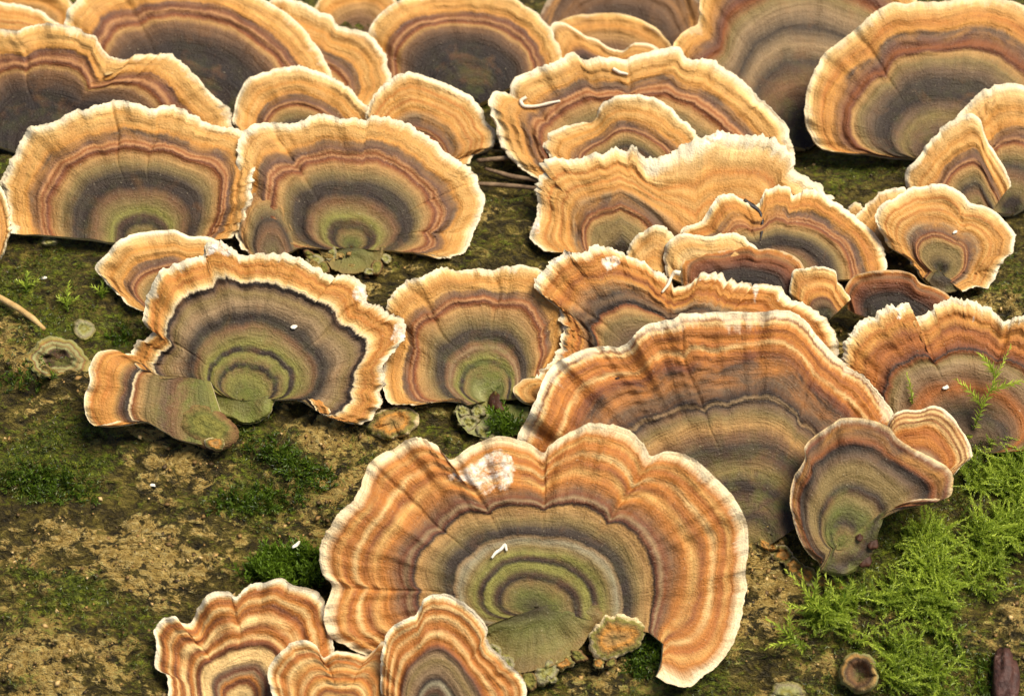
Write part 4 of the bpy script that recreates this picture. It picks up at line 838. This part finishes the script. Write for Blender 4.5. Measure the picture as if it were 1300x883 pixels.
def stems(bases, normals, heads, length, droop, spread, r):
    """thin three-sided stems for the shoots"""
    k = 5; f = np.linspace(0, 1, k)[None, :, None]; n = len(bases)
    st = bases[:, None]+(normals[:, None]*(f-0.5*droop*f*f)+heads[:, None]*(spread*f*f*0.8+0.2*f))*length[:, None, None]
    an = np.arange(3)/3*2*np.pi; a = np.cross(normals, heads); a /= np.linalg.norm(a, axis=1)[:, None]+1e-9
    b = np.cross(normals, a)
    ring = (np.cos(an)[None, :, None]*a[:, None]+np.sin(an)[None, :, None]*b[:, None])*r
    V = st[:, :, None]+ring[:, None]*(1-0.6*f)[..., None]
    idx = np.arange(n*k*3).reshape(n, k, 3); nx = np.roll(idx, -1, axis=2)
    q = np.stack([idx[:, :-1], nx[:, :-1], nx[:, 1:], idx[:, 1:]], -1).reshape(-1, 4)
    t = np.concatenate([q[:, [0, 1, 2]], q[:, [0, 2, 3]]])
    return V.reshape(-1, 3), t, np.full(n*k*3, 0.35)
def join(parts):
    V, T, C = [], [], []; o = 0
    for v, t, c in parts:
        V.append(v); T.append(t+o); C.append(c); o += len(v)
    return np.vstack(V), np.vstack(T), np.concatenate(C)
def moss_obj(name, parts, mat, org, label=None, cat=None, group=None, kind=None, parent=None):
    V, T, C = join(parts)
    me = mesh_np(name, V-org, None, T); set_attr(me, 'tint', C)
    me.polygons.foreach_set('use_smooth', np.zeros(len(me.polygons), bool))
    o = link(name, me, mat, parent)
    if parent is None: o.location = tuple(float(v) for v in org)
    tag(o, label, cat, group, kind); return o
def scatter(poly, n, wfn=None):
    poly = np.asarray(poly, float); x0, y0 = poly.min(0); x1, y1 = poly.max(0)
    out = np.zeros((0, 2))
    while len(out) < n:
        p = np.stack([RNG.uniform(x0, x1, n*2), RNG.uniform(y0, y1, n*2)], -1)
        m = polymask(poly, p[:, 0], p[:, 1])
        if wfn is not None: m &= RNG.uniform(0, 1, len(p)) < wfn(p[:, 0], p[:, 1])
        out = np.vstack([out, p[m]])
    return out[:n]
def frame_many(p, sink=0.3):
    d = log_depth(p[:, 0], p[:, 1]); _, n = log_frame(p[:, 0], p[:, 1])
    return c2w(ray(p[:, 0], p[:, 1])*d[:, None])-n*sink*0.001, n
def headings(n, mean, spread_):
    a = np.asarray(mean)+RNG.normal(0, spread_, n)
    # heading in the picture plane: 0 = right, pi/2 = up, laid along the log surface
    return a
def head_vec(a, nrm):
    v = v2w(np.stack([np.cos(a), np.sin(a), np.zeros_like(a)], -1)); v = v-nrm*np.sum(v*nrm, 1)[:, None]
    return v/np.linalg.norm(v, axis=1)[:, None]
def edgew(poly, x, y, w):
    pl = np.asarray(poly, float); q2 = np.roll(pl, -1, axis=0); P = np.stack([x, y], -1); dm = np.full(len(P), 1e9)
    for a2, b2 in zip(pl, q2):
        ab = b2-a2; tq = np.clip(((P-a2)@ab)/(ab@ab), 0, 1); dm = np.minimum(dm, np.hypot(*(P-a2-tq[:, None]*ab).T))
    return np.clip(sstep(0, w, dm+w*0.6*fbm(x/14, y/14, 555, 2)), 0.03, 1)
def patch(name, poly, n, ln, leaf, nleaf, mat, label, cat, mean=1.57, sp=1.2, wid=.16, t0=.12, t1=.75, droop=.5, spread=.9, wfn=None, group=None, edge=0.0):
    if edge > 0:
        base_w = wfn; wfn = lambda x, y: (base_w(x, y) if base_w else 1.0)*edgew(poly, x, y, edge)
    p = scatter(poly, n, wfn); b, nr = frame_many(p)
    h = head_vec(headings(n, mean, sp), nr); L = ln*RNG.uniform(.6, 1.3, n)
    pr = fronds(b, nr, h, L, nleaf, leaf, wid, t0, t1, droop, spread)
    stp = stems(b, nr, h, L, droop, spread, 0.00012)
    return moss_obj(name, [pr, stp], mat, b.mean(0), label, cat, group, 'stuff')
def grow(poly, f):
    p = np.asarray(poly, float); c = p.mean(0); return [tuple(q) for q in c+(p-c)*f]
def soft(poly):
    p = np.asarray(poly, float); c = p.mean(0); r = np.abs(p-c).max(0)
    return lambda x, y: np.clip(np.exp(-(((x-c[0])/r[0])**2+((y-c[1])/r[1])**2)*1.3)*(1+1.6*fbm(x/16, y/9, 401, 3)), 0.01, 1)
BIG = [(1000,815),(1016,776),(1050,752),(1096,738),(1122,714),(1140,680),(1164,660),(1212,634),(1226,592),(1262,566),(1330,560),(1330,700),(1276,726),(1252,748),(1262,800),(1222,842),(1190,890),(1110,890),(1092,850),(1060,806),(1030,812)]
dens = lambda x, y: np.clip(0.42+2.3*fbm(x/38, y/38, 301, 3), 0.015, 1)*np.clip(1.15-0.6*sstep(700, 860, y), 0, 1)
patch('feather_moss', BIG, 1700, .0030, .00062, 36, M_MOSS, 'yellow-green feathery moss carpet spreading below the grey-green bracket', 'moss', mean=1.2, sp=1.5, wfn=dens, edge=42)
patch('feather_moss_tips', BIG, 260, .0048, .00075, 48, M_MOSS, 'paler taller feathery shoots rising out of the moss carpet', 'moss', mean=1.0, sp=1.8, wid=.18, t0=.35, t1=.95, droop=.6, spread=1.1, wfn=dens, edge=30)
patch('moss_cushion', [(302,738),(312,716),(335,704),(372,698),(408,706),(418,740),(400,756),(340,752)], 330, .0034, .0010, 16, M_MOSSD, 'small dense bright green moss cushion beside the striped brackets', 'moss', mean=1.57, sp=.7, wid=.16, t0=.2, t1=1.0, droop=.15, spread=.4, edge=14)
for k, (poly, n, lb) in enumerate([
    ([(14,612),(40,592),(80,600),(108,622),(104,642),(70,634),(30,628)], 260, 'low dark moss streak on the open bark between tan patches'),
    ([(310,556),(345,560),(372,580),(412,600),(424,618),(398,620),(360,594),(318,574)], 300, 'slanting low green moss streak below the grey-green banded bracket'),
    ([(268,640),(300,628),(350,622),(376,634),(340,648),(288,652)], 220, 'thin level moss streak across the open bark'),
    ([(796,842),(812,818),(836,808),(842,830),(838,852),(812,856)], 200, 'dark green moss tucked under the hooked end of the scarred bracket'),
    ([(612,538),(628,528),(652,530),(664,546),(640,556),(618,550)], 46, 'green moss tuft on the crusted green base'),
    ([(140,428),(152,410),(168,418),(166,436),(148,438)], 40, 'small moss tuft beside the pointed tan bracket'),
    ([(70,470),(20,460),(0,480),(0,500),(40,498)], 60, 'faint moss patch by the round button fungus'),
    ([(1110,880),(1150,860),(1200,856),(1230,870),(1240,900),(1110,900)], 160, 'bright moss fringe around the cup-shaped button fungus'),
    ([(1240,860),(1256,830),(1262,868),(1262,890),(1244,890)], 60, 'small moss tuft leaning on the dark bark chip')]):
    if k == 4:
        p = scatter(poly, n); dd = np.array([surf_depth(BR['B3'], x, y) for x, y in p])-0.0010; _, nr = log_frame(p[:, 0], p[:, 1]); b = c2w(ray(p[:, 0], p[:, 1])*dd[:, None])
        h = head_vec(headings(n, 1.57, 1.5), nr); L = .0022*RNG.uniform(.6, 1.2, n)
        moss_obj('moss_tuft', [fronds(b, nr, h, L, 12, .0011, .15, .3, .9, .4, .8)], M_MOSSD, b.mean(0), lb, 'moss', None, 'stuff')
    else:
        patch('moss_patch', grow(poly, 1.35), int(n*.8), .0013, .0008, 10, M_MOSSD if k not in (7,) else M_MOSS, lb, 'moss', mean=1.3, sp=1.6, t0=.05, t1=.75, droop=.5, spread=1.0, wfn=soft(poly))
# thin ground moss all over the bark
ALL = [(-60,240),(1360,180),(1360,930),(-60,930)]
def mw(x, y):
    xx, aa = log_xt(x, y); h, tan, mos, idv = log_relief(np.asarray(xx), np.asarray(aa)); return np.clip((mos-0.34)*1.4, 0, 1)
p = scatter(ALL, 6500, mw); b, nr = frame_many(p, .1); h = head_vec(headings(len(p), 1.57, 2.5), nr)
moss_obj('ground_moss', [fronds(b, nr, h, .0008*RNG.uniform(.5, 1.4, len(p)), 6, .00055, .17, .0, .6, .5, 1.0)], M_MOSSL, b.mean(0), 'thin film of short dark moss over the bark', 'moss', None, 'stuff')
# single sprigs that stand out
def sprig(base, mid_dir, length, nleaf, label, leaf=.0013, branches=(), nrm=None):
    base = np.asarray(base)[None]; nr = np.asarray(nrm)[None]; h = head_vec(np.array([mid_dir]), nr)
    L = np.array([length]); parts = [fronds(base, nr, h, L, nleaf, leaf, .16, .4, .95, .75, 1.15), stems(base, nr, h, L, .75, 1.15, .00016)]
    for f, da, l2 in branches:
        pt = base+(nr*(f-0.375*f*f)+h*(1.15*f*f*0.8+0.2*f))*length; h2 = head_vec(np.array([mid_dir+da]), nr)
        parts += [fronds(pt, nr*.4+h*.3, h2, np.array([l2]), int(nleaf*.6), leaf, .16, .4, .95, .75, 1.2), stems(pt, nr*.4+h*.3, h2, np.array([l2]), .75, 1.2, .00012)]
    moss_obj('moss_sprig', parts, M_MOSS, base[0], label, 'moss', 'single moss sprigs')
_, n0 = log_frame(1225, 560)
sprig(surf_point(BR['C3'], 1236, 545, .1), 1.15, .0125, 60, 'tall branched moss sprig growing up across the rusty bracket', branches=[(.35, 1.2, .0055), (.55, -1.0, .005), (.7, 1.0, .004)], nrm=n0)
sprig(surf_point(BR['C3'], 1158, 512, .1), 1.75, .0042, 26, 'short moss sprig on the rusty bracket near the orange frilled lobe', leaf=.0009, nrm=n0)
for px, py, a, l, lb in [(1050, 790, 2.3, .009, 'pale moss sprig reaching over bare tan bark'), (1020, 826, 2.5, .007, 'outermost moss sprig of the feather moss carpet'), (1076, 800, 2.0, .008, 'moss sprig next to the cup-shaped button fungus')]:
    _, nn = log_frame(px, py); sprig(on_log(px, py), a, l, 44, lb, branches=[(.4, 1.0, .004), (.55, -1.0, .004)], nrm=nn)
for px, py, l, lb in [(86, 396, .0042, 'upright green moss sprig behind the little plain button fungus'), (34, 372, .003, 'small moss sprig above the straw'), (130, 380, .003, 'small moss sprig near the pointed tan bracket')]:
    _, nn = log_frame(px, py); sprig(on_log(px, py), 1.57, l, 26, lb, leaf=.0011, branches=[(.3, .9, .002), (.3, -.9, .002)], nrm=nn)

# ------------------------------------------------------------------ crumbs of rotten bark lying on the log
def crumbs(n):
    def wf(x, y):
        xx, aa = log_xt(x, y); h, tan, mos, idv = log_relief(np.asarray(xx), np.asarray(aa)); return np.clip(0.10+(tan-0.25)*1.1, 0.03, 1)
    p = scatter(ALL, n, wf); b, nr = frame_many(p, 0.0)
    x = np.array([1.0, 0, 0])[None]; y = np.cross(nr, x); a = RNG.uniform(0, 6.28, n)[:, None]
    e1 = x*np.cos(a)+y*np.sin(a); e2 = np.cross(nr, e1)
    r = (0.00016+0.00042*RNG.uniform(0, 1, n)**4)[:, None]
    st = RNG.uniform(.6, 1.7, (n, 1)); fl = RNG.uniform(.2, .5, (n, 1))
    O = np.stack([e1*st, e2, -e1*st, -e2, nr*fl, -nr*fl], 1)*r[:, None]*RNG.uniform(.7, 1.25, (n, 6, 1))
    V = (b[:, None]+O+nr[:, None]*r[:, None]*0.1).reshape(-1, 3)
    f = np.array([[0,1,4],[1,2,4],[2,3,4],[3,0,4],[1,0,5],[2,1,5],[3,2,5],[0,3,5]])
    T = (np.arange(n)[:, None, None]*6+f[None]).reshape(-1, 3)
    org = np.array(LOG.location)
    me = mesh_np('bark_crumbs', V-org, None, T); set_attr(me, 'tint', np.repeat(RNG.uniform(0, 1, n), 6))
    m = bpy.data.materials.new('bark_crumb'); N = NT(m); at = N.new('ShaderNodeAttribute', attribute_name='tint')
    N.l.new(N.ramp(at.outputs['Fac'], [(0, col4((60,46,22))), (.4, col4((116,86,42))), (.8, col4((176,134,72))), (1, col4((226,190,126)))]), N.b.inputs['Base Color'])
    N.b.inputs['Roughness'].default_value = .6
    o = link('bark_crumbs', me, m, LOG); o['kind'] = 'stuff'
crumbs(2500)
